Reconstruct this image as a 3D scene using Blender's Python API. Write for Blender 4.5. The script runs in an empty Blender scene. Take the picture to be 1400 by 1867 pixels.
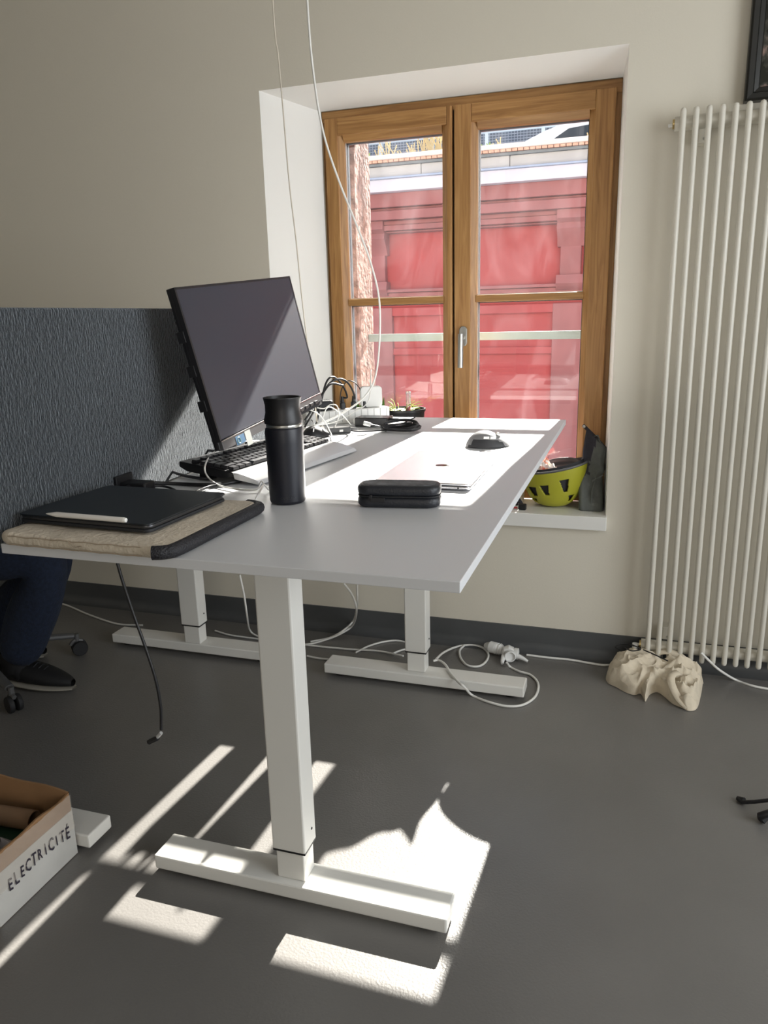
import bpy, bmesh, math, random
from mathutils import Vector, Matrix, Euler, noise
random.seed(7)
SC = bpy.context.scene; COL = SC.collection
PI = math.pi
# ------------------------------------------------------------------ camera
YAW, PITCH, ROLL, FPX, CAMH = -.3187, -.2520, -.0255, 1381.4, 1.257
def cam_axes():
    cy, sy, cp, sp = math.cos(YAW), math.sin(YAW), math.cos(PITCH), math.sin(PITCH)
    f = Vector((sy*cp, cy*cp, sp)); r = Vector((cy, -sy, 0)); u = r.cross(f)
    cr, sr = math.cos(ROLL), math.sin(ROLL)
    return cr*r+sr*u, -sr*r+cr*u, f
CR, CU, CF = cam_axes()
cd = bpy.data.cameras.new('camera'); co = bpy.data.objects.new('camera', cd); COL.objects.link(co)
cd.sensor_fit = 'VERTICAL'; cd.sensor_height = 36; cd.lens = FPX/1867*36; cd.clip_start = .05; cd.clip_end = 200
M = Matrix((CR, CU, -CF)).transposed().to_4x4(); M.translation = (0, 0, CAMH); co.matrix_world = M
SC.camera = co
# ------------------------------------------------------------------ light
SC.view_settings.view_transform = 'Standard'; SC.view_settings.look = 'None'
SC.view_settings.gamma = 1; SC.view_settings.use_curve_mapping = False
SC.view_settings.exposure = .60
w = bpy.data.worlds.new('sky'); SC.world = w; w.use_nodes = True
nt = w.node_tree; bg = nt.nodes['Background']
tc = nt.nodes.new('ShaderNodeTexCoord'); sx = nt.nodes.new('ShaderNodeSeparateXYZ'); cr = nt.nodes.new('ShaderNodeValToRGB')
nt.links.new(tc.outputs['Generated'], sx.inputs[0]); nt.links.new(sx.outputs['Z'], cr.inputs[0]); nt.links.new(cr.outputs[0], bg.inputs[0])
cr.color_ramp.elements[0].color = (.92, .95, 1, 1); cr.color_ramp.elements[1].color = (.42, .62, 1, 1)
bg.inputs[1].default_value = .95
def sun():
    l = bpy.data.lights.new('sun', 'SUN'); o = bpy.data.objects.new('sun', l); COL.objects.link(o)
    d = Vector((-.048, -1, -.612)); o.rotation_euler = d.to_track_quat('-Z', 'Y').to_euler()
    l.energy = 24; l.angle = math.radians(.6); l.color = (1, .95, .88)
sun()
def area(name, loc, rot, sx_, sy_, e, col):
    l = bpy.data.lights.new(name, 'AREA'); o = bpy.data.objects.new(name, l); COL.objects.link(o)
    l.shape = 'RECTANGLE'; l.size = sx_; l.size_y = sy_; l.energy = e; l.color = col
    o.location = loc; o.rotation_euler = rot
# added fill lamps without real windows, behind and right of the camera
area('fill_rear', (0.9, -2.95, 1.5), (PI/2, 0, 0), 2.0, 1.5, 16, (1, .94, .85))
area('fill_right', (2.35, .7, 1.45), (0, PI/2, 0), 1.5, 2.2, 50, (.90, .95, 1))

# ------------------------------------------------------------------ helpers
def at(px, py, z=None, y=None, x=None):
    """the point of a horizontal (z), wall-parallel (y) or side (x) plane seen at a pixel of the photograph"""
    d = CF*FPX + CR*(px-700) - CU*(py-933.5)
    if z is not None: t = (z-CAMH)/d.z
    elif y is not None: t = y/d.y
    else: t = x/d.x
    return Vector((0, 0, CAMH)) + d*t
def mat(name, col, rough=.5, metal=0, var=0, scale=8, bump=0, bscale=60, spec=.5, stretch=None, sheen=0, coat=0):
    m = bpy.data.materials.new(name); m.use_nodes = True; n = m.node_tree.nodes; L = m.node_tree.links
    b = n['Principled BSDF']; b.inputs['Base Color'].default_value = (*col, 1)
    b.inputs['Roughness'].default_value = rough; b.inputs['Metallic'].default_value = metal
    b.inputs['Specular IOR Level'].default_value = spec
    if sheen: b.inputs['Sheen Weight'].default_value = sheen
    if coat: b.inputs['Coat Weight'].default_value = coat
    t = n.new('ShaderNodeTexCoord'); mp = n.new('ShaderNodeMapping'); L.new(t.outputs['Object'], mp.inputs[0])
    if stretch: mp.inputs['Scale'].default_value = stretch
    if var:
        no = n.new('ShaderNodeTexNoise'); no.inputs['Scale'].default_value = scale; no.inputs['Detail'].default_value = 6
        L.new(mp.outputs[0], no.inputs['Vector'])
        r = n.new('ShaderNodeValToRGB'); L.new(no.outputs['Fac'], r.inputs[0]); L.new(r.outputs[0], b.inputs['Base Color'])
        r.color_ramp.elements[0].position = .3; r.color_ramp.elements[1].position = .7
        r.color_ramp.elements[0].color = (*[c*(1-var) for c in col], 1); r.color_ramp.elements[1].color = (*[min(1, c*(1+var)) for c in col], 1)
    if bump:
        no = n.new('ShaderNodeTexNoise'); no.inputs['Scale'].default_value = bscale; no.inputs['Detail'].default_value = 4
        L.new(mp.outputs[0], no.inputs['Vector'])
        bu = n.new('ShaderNodeBump'); bu.inputs['Strength'].default_value = bump; bu.inputs['Distance'].default_value = .01
        L.new(no.outputs['Fac'], bu.inputs['Height']); L.new(bu.outputs[0], b.inputs['Normal'])
    return m
def mk(name, bm, m, parent=None, smooth=True, loc=None, rot=None, ang=35, mod=None, **props):
    """link a bmesh as ONE mesh object"""
    bmesh.ops.recalc_face_normals(bm, faces=bm.faces) if not props.pop('keep', False) else None
    me = bpy.data.meshes.new(name)
    if smooth:
        for f in bm.faces: f.smooth = True
        for e in bm.edges:
            if len(e.link_faces) == 2:
                g = e.calc_face_angle(0)
                if g > math.radians(ang): e.smooth = False
                elif g > .2:
                    a, b = (f.calc_area() for f in e.link_faces)
                    if max(a, b) > 8*min(a, b): e.smooth = False       # keep large flat faces flat
    bm.to_mesh(me); bm.free()
    for x in (m if isinstance(m, (list, tuple)) else [m]): me.materials.append(x)
    o = bpy.data.objects.new(name, me); COL.objects.link(o)
    if parent: o.parent = parent
    if loc is not None: o.location = loc
    if rot is not None: o.rotation_euler = rot
    for k, v in props.items(): o[k] = v
    return o
def thing(name, label, cat, loc=(0, 0, 0), rz=0, group=None, rot=None):
    o = bpy.data.objects.new(name, None); COL.objects.link(o); o.empty_display_size = .05
    o.location = loc; o.rotation_euler = rot if rot is not None else (0, 0, rz)
    o['label'] = label; o['category'] = cat
    if group: o['group'] = group
    return o
def tag(o, label, cat, group=None):
    o['label'] = label; o['category'] = cat
    if group: o['group'] = group
    return o
def struct(o): o['kind'] = 'structure'; return o
def box(bm, x0, x1, y0, y1, z0, z1, bev=0, seg=2, mi=0):
    nb = bmesh.new()
    vs = [nb.verts.new((x, y, z)) for z in (z0, z1) for x, y in ((x0, y0), (x1, y0), (x1, y1), (x0, y1))]
    for q in ((3, 2, 1, 0), (4, 5, 6, 7), (0, 1, 5, 4), (1, 2, 6, 5), (2, 3, 7, 6), (3, 0, 4, 7)): nb.faces.new([vs[i] for i in q])
    if bev: bmesh.ops.bevel(nb, geom=nb.edges[:], offset=bev, segments=seg, affect='EDGES', profile=.5)
    add(bm, nb, mi=mi)
    return bm
def add(bm, nb, M=None, mi=None):
    mp = {}
    for v in nb.verts: mp[v] = bm.verts.new(M @ v.co if M else v.co)
    for f in nb.faces:
        try: g = bm.faces.new([mp[v] for v in f.verts])
        except ValueError: continue
        g.material_index = f.material_index if mi is None else mi
    nb.free(); return bm
def B(*a, **k): return box(bmesh.new(), *a, **k)
def rslab(w, d, h, r, edge=.001, n=6, eseg=2, z0=0):
    """slab with rounded plan corners and eased top and bottom edges, centred"""
    bm = bmesh.new(); pts = []
    for cx, cy, a0 in ((w/2-r, d/2-r, 0), (-w/2+r, d/2-r, PI/2), (-w/2+r, -d/2+r, PI), (w/2-r, -d/2+r, 1.5*PI)):
        for i in range(n+1):
            a = a0+i/n*PI/2; pts.append((cx, cy, math.cos(a), math.sin(a)))
    rings = []
    lv = []
    for i in range(eseg+1):
        a = i/eseg*PI/2; lv.append((z0+edge-edge*math.cos(a), edge*(1-math.sin(a))))
    lv += [(2*z0+h-z, i) for z, i in reversed(lv)]
    for z, ins in lv: rings.append([bm.verts.new((cx+(r-ins)*c, cy+(r-ins)*s, z)) for cx, cy, c, s in pts])
    N = len(pts)
    for a, b in zip(rings, rings[1:]):
        for i in range(N): bm.faces.new((a[i], a[(i+1) % N], b[(i+1) % N], b[i]))
    bm.faces.new(rings[0][::-1]); bm.faces.new(rings[-1])
    return bm
def lathe(prof, n=28, cap=True, sx_=1, sy_=1):
    bm = bmesh.new(); rings = []
    for r, z in prof: rings.append([bm.verts.new((sx_*r*math.cos(2*PI*i/n), sy_*r*math.sin(2*PI*i/n), z)) for i in range(n)])
    for a, b in zip(rings, rings[1:]):
        for i in range(n): bm.faces.new((a[i], a[(i+1) % n], b[(i+1) % n], b[i]))
    if cap: bm.faces.new(rings[0][::-1]); bm.faces.new(rings[-1])
    return bm
def prism(pts, axis, a, b, bev=0):
    """extrude a polygon given in the two other axes between a and b"""
    bm = bmesh.new()
    def P(p, c):
        return {'x': (c, p[0], p[1]), 'y': (p[0], c, p[1]), 'z': (p[0], p[1], c)}[axis]
    A = [bm.verts.new(P(p, a)) for p in pts]; Bv = [bm.verts.new(P(p, b)) for p in pts]; n = len(pts)
    bm.faces.new(A); bm.faces.new(Bv[::-1])
    for i in range(n): bm.faces.new((A[i], Bv[i], Bv[(i+1) % n], A[(i+1) % n]))
    bmesh.ops.recalc_face_normals(bm, faces=bm.faces)
    if bev: bmesh.ops.bevel(bm, geom=bm.edges[:], offset=bev, segments=2, affect='EDGES')
    return bm
def spline(pts, k=6):
    P = [Vector(p) for p in pts]
    if len(P) < 3: return P
    out = []
    Q = [2*P[0]-P[1]]+P+[2*P[-1]-P[-2]]
    for i in range(1, len(Q)-2):
        for j in range(k):
            t = j/k; a, b, c, d = Q[i-1:i+3]
            out.append(.5*((2*b)+(c-a)*t+(2*a-5*b+4*c-d)*t*t+(3*b-a-3*c+d)*t**3))
    return out+[P[-1]]
def tube(pts, r, n=11, k=6, closed=False, bm=None, flat=1):
    bm = bm or bmesh.new(); P = spline(pts, k) if k > 1 else [Vector(p) for p in pts]
    P = [p for i, p in enumerate(P) if i == 0 or (p-P[i-1]).length > 1e-6]
    up = Vector((0, 0, 1)); rings = []; prev = None
    for i, p in enumerate(P):
        t = (P[min(i+1, len(P)-1)]-P[max(i-1, 0)]).normalized()
        if prev is None:
            a = t.cross(up) if abs(t.z) < .95 else t.cross(Vector((1, 0, 0)))
        else: a = prev-t*prev.dot(t)
        a.normalize(); prev = a; b = t.cross(a)
        rr = r(i/(len(P)-1)) if callable(r) else r
        rings.append([bm.verts.new(p+rr*(math.cos(2*PI*j/n)*a+flat*math.sin(2*PI*j/n)*b)) for j in range(n)])
    for a, b in zip(rings, rings[1:]):
        for j in range(n): bm.faces.new((a[j], a[(j+1) % n], b[(j+1) % n], b[j]))
    bm.faces.new(rings[0][::-1]); bm.faces.new(rings[-1])
    return bm
def cable(name, pts, r, m, label=None, cat='cable', group=None, parent=None, k=6):
    P = [Vector(p) for p in pts]; org = P[0].copy()
    o = mk(name, tube([p-org for p in P], r, k=k), m, parent, loc=org)
    if label: tag(o, label, cat, group)
    return o
def grid_surface(f, nu, nv, closed_u=False):
    bm = bmesh.new(); V = [[bm.verts.new(f(i/(nu if closed_u else nu-1), j/(nv-1))) for j in range(nv)] for i in range(nu)]
    for i in range(nu if closed_u else nu-1):
        for j in range(nv-1):
            bm.faces.new((V[i][j], V[(i+1) % nu][j], V[(i+1) % nu][j+1], V[i][j+1]))
    return bm
def text(name, s, size, m, parent, Mx, ext=.0003, shear=0, space=1, bold=0):
    c = bpy.data.curves.new(name, 'FONT'); c.body = s; c.size = size; c.extrude = ext; c.shear = shear; c.space_character = space
    c.align_x = 'CENTER'; c.align_y = 'CENTER'; c.resolution_u = 2; c.offset = bold
    o = bpy.data.objects.new(name, c); COL.objects.link(o)
    bpy.context.view_layer.update()
    me = bpy.data.meshes.new_from_object(o.evaluated_get(bpy.context.evaluated_depsgraph_get()))
    bpy.data.objects.remove(o)
    me.materials.clear(); me.materials.append(m)
    o = bpy.data.objects.new(name, me); COL.objects.link(o); o.parent = parent; o.matrix_local = Mx
    return o
def frame_mx(o, x, y, z):
    m = Matrix((Vector(x), Vector(y), Vector(z))).transposed().to_4x4(); m.translation = o; return m

# ------------------------------------------------------------------ materials
M_wall = mat('wall_paint', (.70, .655, .555), .85, bump=.05, bscale=180)
M_white = mat('plaster_white', (.86, .85, .82), .8)
M_ceil = mat('ceiling_paint', (.55, .52, .48), .9)
M_base = mat('grey_skirting', (.075, .078, .08), .45, var=.1)
M_floor = mat('linoleum', (.160, .153, .144), .31, var=.07, scale=3, bump=.11, bscale=170, spec=.6)
M_desk = mat('desk_laminate', (.66, .67, .69), .42, bump=.03, bscale=500)
M_leg = mat('white_powder_coat', (.74, .73, .69), .36)
M_rad = mat('radiator_enamel', (.66, .63, .55), .32)
M_blk = mat('black_plastic', (.008, .008, .010), .42)
M_blkm = mat('matte_black', (.012, .013, .016), .65)
M_rub = mat('black_rubber', (.010, .010, .011), .7)
M_wpl = mat('white_plastic', (.78, .78, .76), .35)
M_wcab = mat('white_cable', (.78, .77, .73), .4)
M_bcab = mat('black_cable', (.010, .010, .012), .4)
M_steel = mat('brushed_steel', (.50, .50, .48), .3, 1, bump=.05, bscale=300, stretch=(1, 1, .05))
M_brass = mat('brass', (.55, .42, .2), .3, 1)
M_alu = mat('aluminium', (.66, .65, .68), .22, 1)
M_gaske = mat('grey_gasket', (.16, .18, .20), .4)
M_spacer = mat('bright_spacer', (.8, .8, .8), .3, .6)
M_rail = mat('galvanised_rail', (.30, .36, .34), .5, .2)
def felt():
    m = mat('felt', (.024, .030, .036), .95, var=.35, scale=220, bump=.9, bscale=260, sheen=1, stretch=(1, 1, .35)); b = m.node_tree.nodes['Principled BSDF']; b.inputs['Sheen Roughness'].default_value = .35; b.inputs['Sheen Tint'].default_value = (.55, .60, .65, 1); return m
M_felt = felt()
def wood(name, vert):
    m = bpy.data.materials.new(name); m.use_nodes = True; n = m.node_tree.nodes; L = m.node_tree.links; b = n['Principled BSDF']
    t = n.new('ShaderNodeTexCoord'); mp = n.new('ShaderNodeMapping'); L.new(t.outputs['Object'], mp.inputs[0])
    mp.inputs['Scale'].default_value = (28, 28, 1.6) if vert else (1.6, 28, 28)
    a = n.new('ShaderNodeTexNoise'); a.inputs['Scale'].default_value = 2.2; a.inputs['Detail'].default_value = 8; a.inputs['Distortion'].default_value = 1.1
    L.new(mp.outputs[0], a.inputs['Vector'])
    r = n.new('ShaderNodeValToRGB'); L.new(a.outputs['Fac'], r.inputs[0])
    e = r.color_ramp.elements; e[0].position = .28; e[0].color = (.27, .125, .040, 1); e[1].position = .72; e[1].color = (.50, .28, .105, 1)
    x = e.new(.5); x.color = (.40, .205, .070, 1)
    L.new(r.outputs[0], b.inputs['Base Color']); b.inputs['Roughness'].default_value = .42
    bu = n.new('ShaderNodeBump'); bu.inputs['Strength'].default_value = .12; bu.inputs['Distance'].default_value = .003
    L.new(a.outputs['Fac'], bu.inputs['Height']); L.new(bu.outputs[0], b.inputs['Normal'])
    return m
M_wv, M_wh = wood('oak_upright', True), wood('oak_rail', False)
def glass():
    m = bpy.data.materials.new('dusty_window_glass'); m.use_nodes = True; n = m.node_tree.nodes; L = m.node_tree.links
    n.remove(n['Principled BSDF']); out = n['Material Output']
    tr = n.new('ShaderNodeBsdfTransparent'); tr.inputs[0].default_value = (.95, .955, .95, 1)
    gl = n.new('ShaderNodeBsdfGlossy'); gl.inputs['Roughness'].default_value = .0
    tl = n.new('ShaderNodeBsdfTranslucent'); tl.inputs[0].default_value = (.8, .8, .85, 1)
    fr = n.new('ShaderNodeFresnel'); fr.inputs[0].default_value = 1.45
    mx = n.new('ShaderNodeMixShader'); L.new(fr.outputs[0], mx.inputs[0]); L.new(tr.outputs[0], mx.inputs[1]); L.new(gl.outputs[0], mx.inputs[2])
    t = n.new('ShaderNodeTexCoord'); mp = n.new('ShaderNodeMapping'); mp.inputs['Scale'].default_value = (5, 1, 2.2); L.new(t.outputs['Object'], mp.inputs[0])
    no = n.new('ShaderNodeTexNoise'); no.inputs['Scale'].default_value = 1.3; no.inputs['Detail'].default_value = 7; no.inputs['Distortion'].default_value = 1.6
    L.new(mp.outputs[0], no.inputs['Vector'])
    r = n.new('ShaderNodeMapRange'); L.new(no.outputs['Fac'], r.inputs[0])
    r.inputs[1].default_value = .42; r.inputs[2].default_value = .78; r.inputs[3].default_value = .002; r.inputs[4].default_value = .015
    m2 = n.new('ShaderNodeMixShader'); L.new(r.outputs[0], m2.inputs[0]); L.new(mx.outputs[0], m2.inputs[1]); L.new(tl.outputs[0], m2.inputs[2])
    L.new(m2.outputs[0], out.inputs[0]); return m
M_glass = glass()
# ------------------------------------------------------------------ room shell
W = 2.73; D = .91
NX0, NX1, NZ0, NZ1 = -1.332, -.067, .535, 2.053      # niche mouth
IX0, IX1, IZ1 = -1.176, -.086, 2.012                 # niche at the window frame
FY = 2.925                                           # frame's inner plane
XL, XR, YB, ZC = -4.3, 2.4, -3.0, 2.85
def wall_back():
    bm = bmesh.new()
    for x0, x1, z0, z1 in ((XL-.2, NX0, 0, ZC), (NX1, XR+.2, 0, ZC), (NX0, NX1, 0, NZ0-.004), (NX0, NX1, NZ1, ZC)):
        v = [bm.verts.new(p) for p in ((x0, W, z0), (x1, W, z0), (x1, W, z1), (x0, W, z1))]; bm.faces.new(v)
    # splayed reveals of the niche (material 1) back to the frame
    def q(*p, mi=0):
        f = bm.faces.new([bm.verts.new(x) for x in p]); f.material_index = mi
    fy = FY+.09
    q((NX0, W, NZ0), (NX0, W, NZ1), (IX0, FY, IZ1), (IX0, FY, NZ0), mi=1)
    q((NX1, W, NZ1), (NX1, W, NZ0), (IX1, FY, NZ0), (IX1, FY, IZ1), mi=1)
    q((NX0, W, NZ1), (NX1, W, NZ1), (IX1, FY, IZ1), (IX0, FY, IZ1), mi=1)
    q((NX0, W, NZ0-.004), (NX1, W, NZ0-.004), (IX1+.2, fy, NZ0-.004), (IX0-.2, fy, NZ0-.004), mi=1)
    # body of the wall around the frame, out to the street side
    for x0, x1, z0, z1 in ((XL-.2, IX0, -1, ZC+.4), (IX1, XR+.2, -1, ZC+.4), (IX0, IX1, -1, NZ0-.02), (IX0, IX1, IZ1, ZC+.4)):
        box(bm, x0, x1, FY+.01, 3.04, z0, z1, mi=0)
    return struct(mk('wall_back', bm, [M_wall, M_white], smooth=False, keep=True))
wall_back()
M_stone = mat('red_sandstone', (.37, .225, .185), .95, var=.45, scale=30, bump=1.0, bscale=45)
def stone():
    o = thing('stone_surround', 'rough red sandstone jambs and lintel around the outside of the window', 'stonework', (-.65, 3.12, NZ0))
    def P(n, *a):
        nb = bmesh.new(); box(nb, *a)
        bmesh.ops.subdivide_edges(nb, edges=nb.edges[:], cuts=9, use_grid_fill=True)
        for v in nb.verts:
            v.co += Vector((0, 0, 0)) + noise.noise_vector(v.co*14)*.006
        bmesh.ops.translate(nb, verts=nb.verts, vec=(.65, -3.12, -NZ0)); mk(n, nb, M_stone, o)
    P('jamb', -1.40, -1.092, 3.045, 3.235, NZ0-.1, 2.15); P('jamb', -.196, .1, 3.045, 3.235, NZ0-.1, 2.15)
    P('lintel', -1.40, .1, 3.045, 3.235, 2.07, 2.3)
stone()
struct(mk('wall_left', B(XL-.2, XL, YB, W, 0, ZC), M_wall, smooth=False))
struct(mk('wall_right', B(XR, XR+.2, YB, W, 0, ZC), M_wall, smooth=False))
struct(mk('wall_rear', B(XL-.2, XR+.2, YB-.2, YB, 0, ZC), M_wall, smooth=False))
struct(mk('ceiling', B(XL-.2, XR+.2, YB-.2, 3.05, ZC, ZC+.2), M_ceil, smooth=False))
struct(mk('floor', B(XL-.2, XR+.2, YB-.2, W+.1, -.2, 0), M_floor, smooth=False))
# coved grey skirting of the same linoleum
cove = [(W, 0), (W-.045, 0)]+[(W-.045+.037*math.sin(a), .037-.037*math.cos(a)) for a in [i*PI/12 for i in range(1, 7)]]+[(W-.006, .098), (W, .098)]
struct(mk('baseboard_back', prism(cove, 'x', XL, XR), M_base))
# low end of the sill board
struct(mk('trim_1', B(NX0-.01, NX1+.004, W-.03, FY+.004, NZ0-.035, NZ0+.015, .002), mat('sill_board', (.80, .79, .75), .3)))
SILL = NZ0+.015

# ------------------------------------------------------------------ window
def window():
    wd = thing('window_1', 'double oak casement window with two panes in each sash in the deep white niche', 'window', ((IX0+IX1)/2, FY, SILL)); wd['kind'] = 'structure'
    del wd['category']
    ox, oy, oz = wd.location
    def P(n, m, x0, x1, y0, y1, z0, z1, bev=.002, par=wd, off=(0, 0, 0)):
        return mk(n, B(x0-ox, x1-ox, y0-oy, y1-oy, z0-oz, z1-oz, bev=bev), m, par)
    F0, F1 = FY, FY+.075
    # fixed frame
    P('frame_post', M_wv, IX0, IX0+.040, F0+.012, F1, SILL, IZ1)
    P('frame_post', M_wv, IX1-.040, IX1, F0+.012, F1, SILL, IZ1)
    P('frame_head', M_wh, IX0, IX1, F0+.006, F1, IZ1-.042, IZ1)
    P('frame_sill_rail', M_wh, IX0+.04, IX1-.04, F0+.012, F1, SILL, SILL+.05)
    zb, zt = SILL+.035, IZ1-.030
    for k, (a, b, g0, g1) in enumerate(((IX0+.016, -.668, -1.090, -.708), (-.660, IX1-.018, -.578, -.190))):
        y0, y1 = F0-.012, F0+.05
        gt, gb = 1.900, .655
        st0 = g0-.020; st1 = g1+.020
        s = P('sash_stile', M_wv, a, st0, y0, y1, zb, zt, .003); s['label'] = 'left upright of the sash'
        P('sash_stile', M_wv, st1, b, y0, y1, zb, zt, .003)
        P('sash_rail', M_wh, st0, st1, y0+.0015, y1, gt+.022, zt, .003)
        P('sash_rail', M_wh, st0, st1, y0+.0015, y1, zb, gb-.022, .003)
        # moulded glazing beads
        def bead(axis, c0, c1, lo, hi, n, m, rev):
            # sloped section between opening edge (lo) and stile (hi)
            pts = [(lo, F0+.03), (lo, F0+.008), (hi, F0-.006), (hi, F0+.03)]
            if axis == 'z': bm = prism([(p[0]-ox, p[1]-oy) for p in pts], 'z', c0-oz, c1-oz)
            else: bm = prism([(p[1]-oy, p[0]-oz) for p in pts], 'x', c0-ox, c1-ox)
            mk(n, bm, m, wd)
        bead('z', gb-.022, gt+.022, g0, st0, 'glazing_bead', M_wv, 0); bead('z', gb-.022, gt+.022, g1, st1, 'glazing_bead', M_wv, 1)
        bead('x', g0, g1, gt, gt+.022, 'glazing_bead', M_wh, 0); bead('x', g0, g1, gb, gb-.022, 'glazing_bead', M_wh, 1)
        P('glazing_bar', M_wh, g0-.004, g1+.004, F0+.002, F0+.055, 1.302, 1.328, .003)
        for z0, z1 in ((gb, 1.302), (1.328, gt)):
            P('pane', M_glass, g0-.004, g1+.004, F0+.030, F0+.036, z0-.003, z1+.003, 0)
            # sealed-unit edge: dark gasket and bright spacer round the pane
            for xx, sg in ((g0, 1), (g1, -1)):
                P('gasket', M_gaske, min(xx-.002, xx+sg*.004), max(xx-.002, xx+sg*.004), F0+.037, F0+.052, z0, z1, 0)
                P('spacer', M_spacer, min(xx-.002, xx+sg*.002), max(xx-.002, xx+sg*.002), F0+.022, F0+.030, z0, z1, 0)
            P('spacer', M_spacer, g0, g1, F0+.022, F0+.030, z0-.002, z0+.003, 0)
            P('gasket', M_gaske, g0, g1, F0+.037, F0+.052, z1-.003, z1+.002, 0)
    # small cover strip hiding the meeting joint behind
    P('meeting_strip', mat('dark_joint', (.02, .012, .006), .8), -.668, -.660, F0+.01, F0+.05, zb, zt, 0)
    # handle: oval rose, neck, round grip turned down
    rose = rslab(.030, .075, .009, .0149, .002, 8); 
    bmesh.ops.rotate(rose, verts=rose.verts, cent=(0, 0, 0), matrix=Matrix.Rotation(PI/2, 3, 'X'))
    hx, hz = -.624, 1.178
    h = mk('handle', rose, M_steel, wd, loc=(hx-ox, F0-.012-oy, hz-oz)); h['label'] = 'brushed steel lever handle pointing down'
    mk('handle_neck', tube([(0, 0, -.004), (0, -.03, -.004), (0, -.040, -.006)], .009, 12), M_steel, h)
    mk('handle_grip', tube([(-.002, -.042, .010), (-.003, -.043, -.115)], .0105, 14, k=1), M_steel, h)
    # child lock button at the foot of the sash is hidden by the desk, left out
window()
rb = mk('guard_rail', B(-.45, .44, -.006, .006, -.016, .016, .001), M_rail, loc=(-.64, 3.160, 1.170))
tag(rb, 'flat galvanised guard rail crossing outside the window behind both sashes', 'railing')

# ------------------------------------------------------------------ outside: red facade across the lane
FYD = 8.0
def zf(z9): return CAMH+(z9-CAMH)*FYD/9
M_red = mat('red_render', (.35, .060, .064), .85, var=.10, scale=1.5)
M_red2 = mat('red_sandstone_trim', (.28, .105, .11), .9, var=.12, scale=4)
M_conc = mat('pale_concrete', (.42, .41, .42), .9, var=.10, scale=2, stretch=(1, 1, .3))
M_gut = mat('white_fascia', (.52, .51, .60), .7)
M_slate = mat('grey_flashing', (.16, .18, .20), .7)
M_brick = mat('brick_edging', (.60, .36, .28), .9, var=.15, scale=30)
def facade():
    b = thing('red_building', 'red painted building across the lane with pilasters, recessed panels and a white fascia', 'building', (-1.5, FYD, -3))
    ox, oy, oz = b.location; X0, X1 = -9, 6
    def P(n, m, x0, x1, y0, y1, z0, z1, bev=.006): return mk(n, B(x0-ox, x1-ox, y0-oy, y1-oy, z0-oz, z1-oz, bev=bev), m, b)
    P('wall', M_red, X0, X1, FYD+.10, FYD+.6, -3, zf(2.62))
    t = zf(2.61)
    P('fascia', M_gut, X0, X1, FYD-.30, FYD+.5, t, zf(2.738))
    P('fascia_edge', mat('blue_grey_edge', (.30, .36, .50), .6), X0, X1, FYD-.33, FYD+.5, zf(2.738), zf(2.758))
    x = X0
    while x < X1:
        P('concrete_panel', M_conc, x, x+.86, FYD-.26, FYD+.5, zf(2.758), zf(2.878)); x += .865
    P('flashing', M_slate, X0, X1, FYD-.29, FYD+.5, zf(2.878), zf(2.908))
    m = bmesh.new(); x = X0
    while x < X1:
        box(m, x-ox, x+.048-ox, -.31, .3, zf(2.910)-oz, zf(2.935)-oz); x += .055
    o = mk('brick_course', m, M_brick, b, smooth=False); o['kind'] = 'stuff'
    P('coping', mat('pink_coping', (.70, .58, .54), .9), X0, X1, FYD-.33, FYD+.5, zf(2.936), zf(2.985))
    # cornice: stepped mouldings
    zs = [2.61, 2.46, 2.43, 2.33, 2.28, 2.22, 2.20]; ys = [-.20, -.13, -.17, -.08, -.10, -.03]
    for i in range(6): P('cornice', M_red2, X0, X1, FYD+ys[i], FYD+.3, zf(zs[i+1])+.002, zf(zs[i]))
    PX = [-.65+2.015*k for k in range(-4, 4)]
    for px in PX:
        P('pilaster', M_red2, px-.10, px+.10, FYD+.02, FYD+.2, zf(1.57), zf(2.02))
        # scrolled bracket head
        prof = [(FYD+.12, zf(2.33)), (FYD-.12, zf(2.33)), (FYD-.13, zf(2.24)), (FYD-.07, zf(2.20)), (FYD-.09, zf(2.14)), (FYD-.02, zf(2.05)), (FYD+.02, zf(1.96)), (FYD+.12, zf(1.96))]
        mk('bracket', prism([(y-oy, z-oz) for y, z in prof], 'x', px-.13-ox, px+.13-ox), M_red2, b)
        prof = [(FYD+.12, zf(1.66)), (FYD-.03, zf(1.66)), (FYD-.05, zf(1.57)), (FYD+.0, zf(1.50)), (FYD+.12, zf(1.46))]
        mk('bracket_foot', prism([(y-oy, z-oz) for y, z in prof], 'x', px-.13-ox, px+.13-ox), M_red2, b)
        P('lower_pilaster', M_red2, px-.16, px+.16, FYD+.04, FYD+.2, -3, zf(1.36))
    P('panel_sill', M_red2, X0, X1, FYD-.02, FYD+.2, zf(1.535), zf(1.57)); P('panel_sill', M_red2, X0, X1, FYD+.02, FYD+.2, zf(1.47), zf(1.532))
    P('string_course', M_red, X0, X1, FYD+.05, FYD+.2, zf(1.26), zf(1.36)); P('string_course', M_red, X0, X1, FYD+.06, FYD+.2, zf(.80), zf(.88))
facade()
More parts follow.
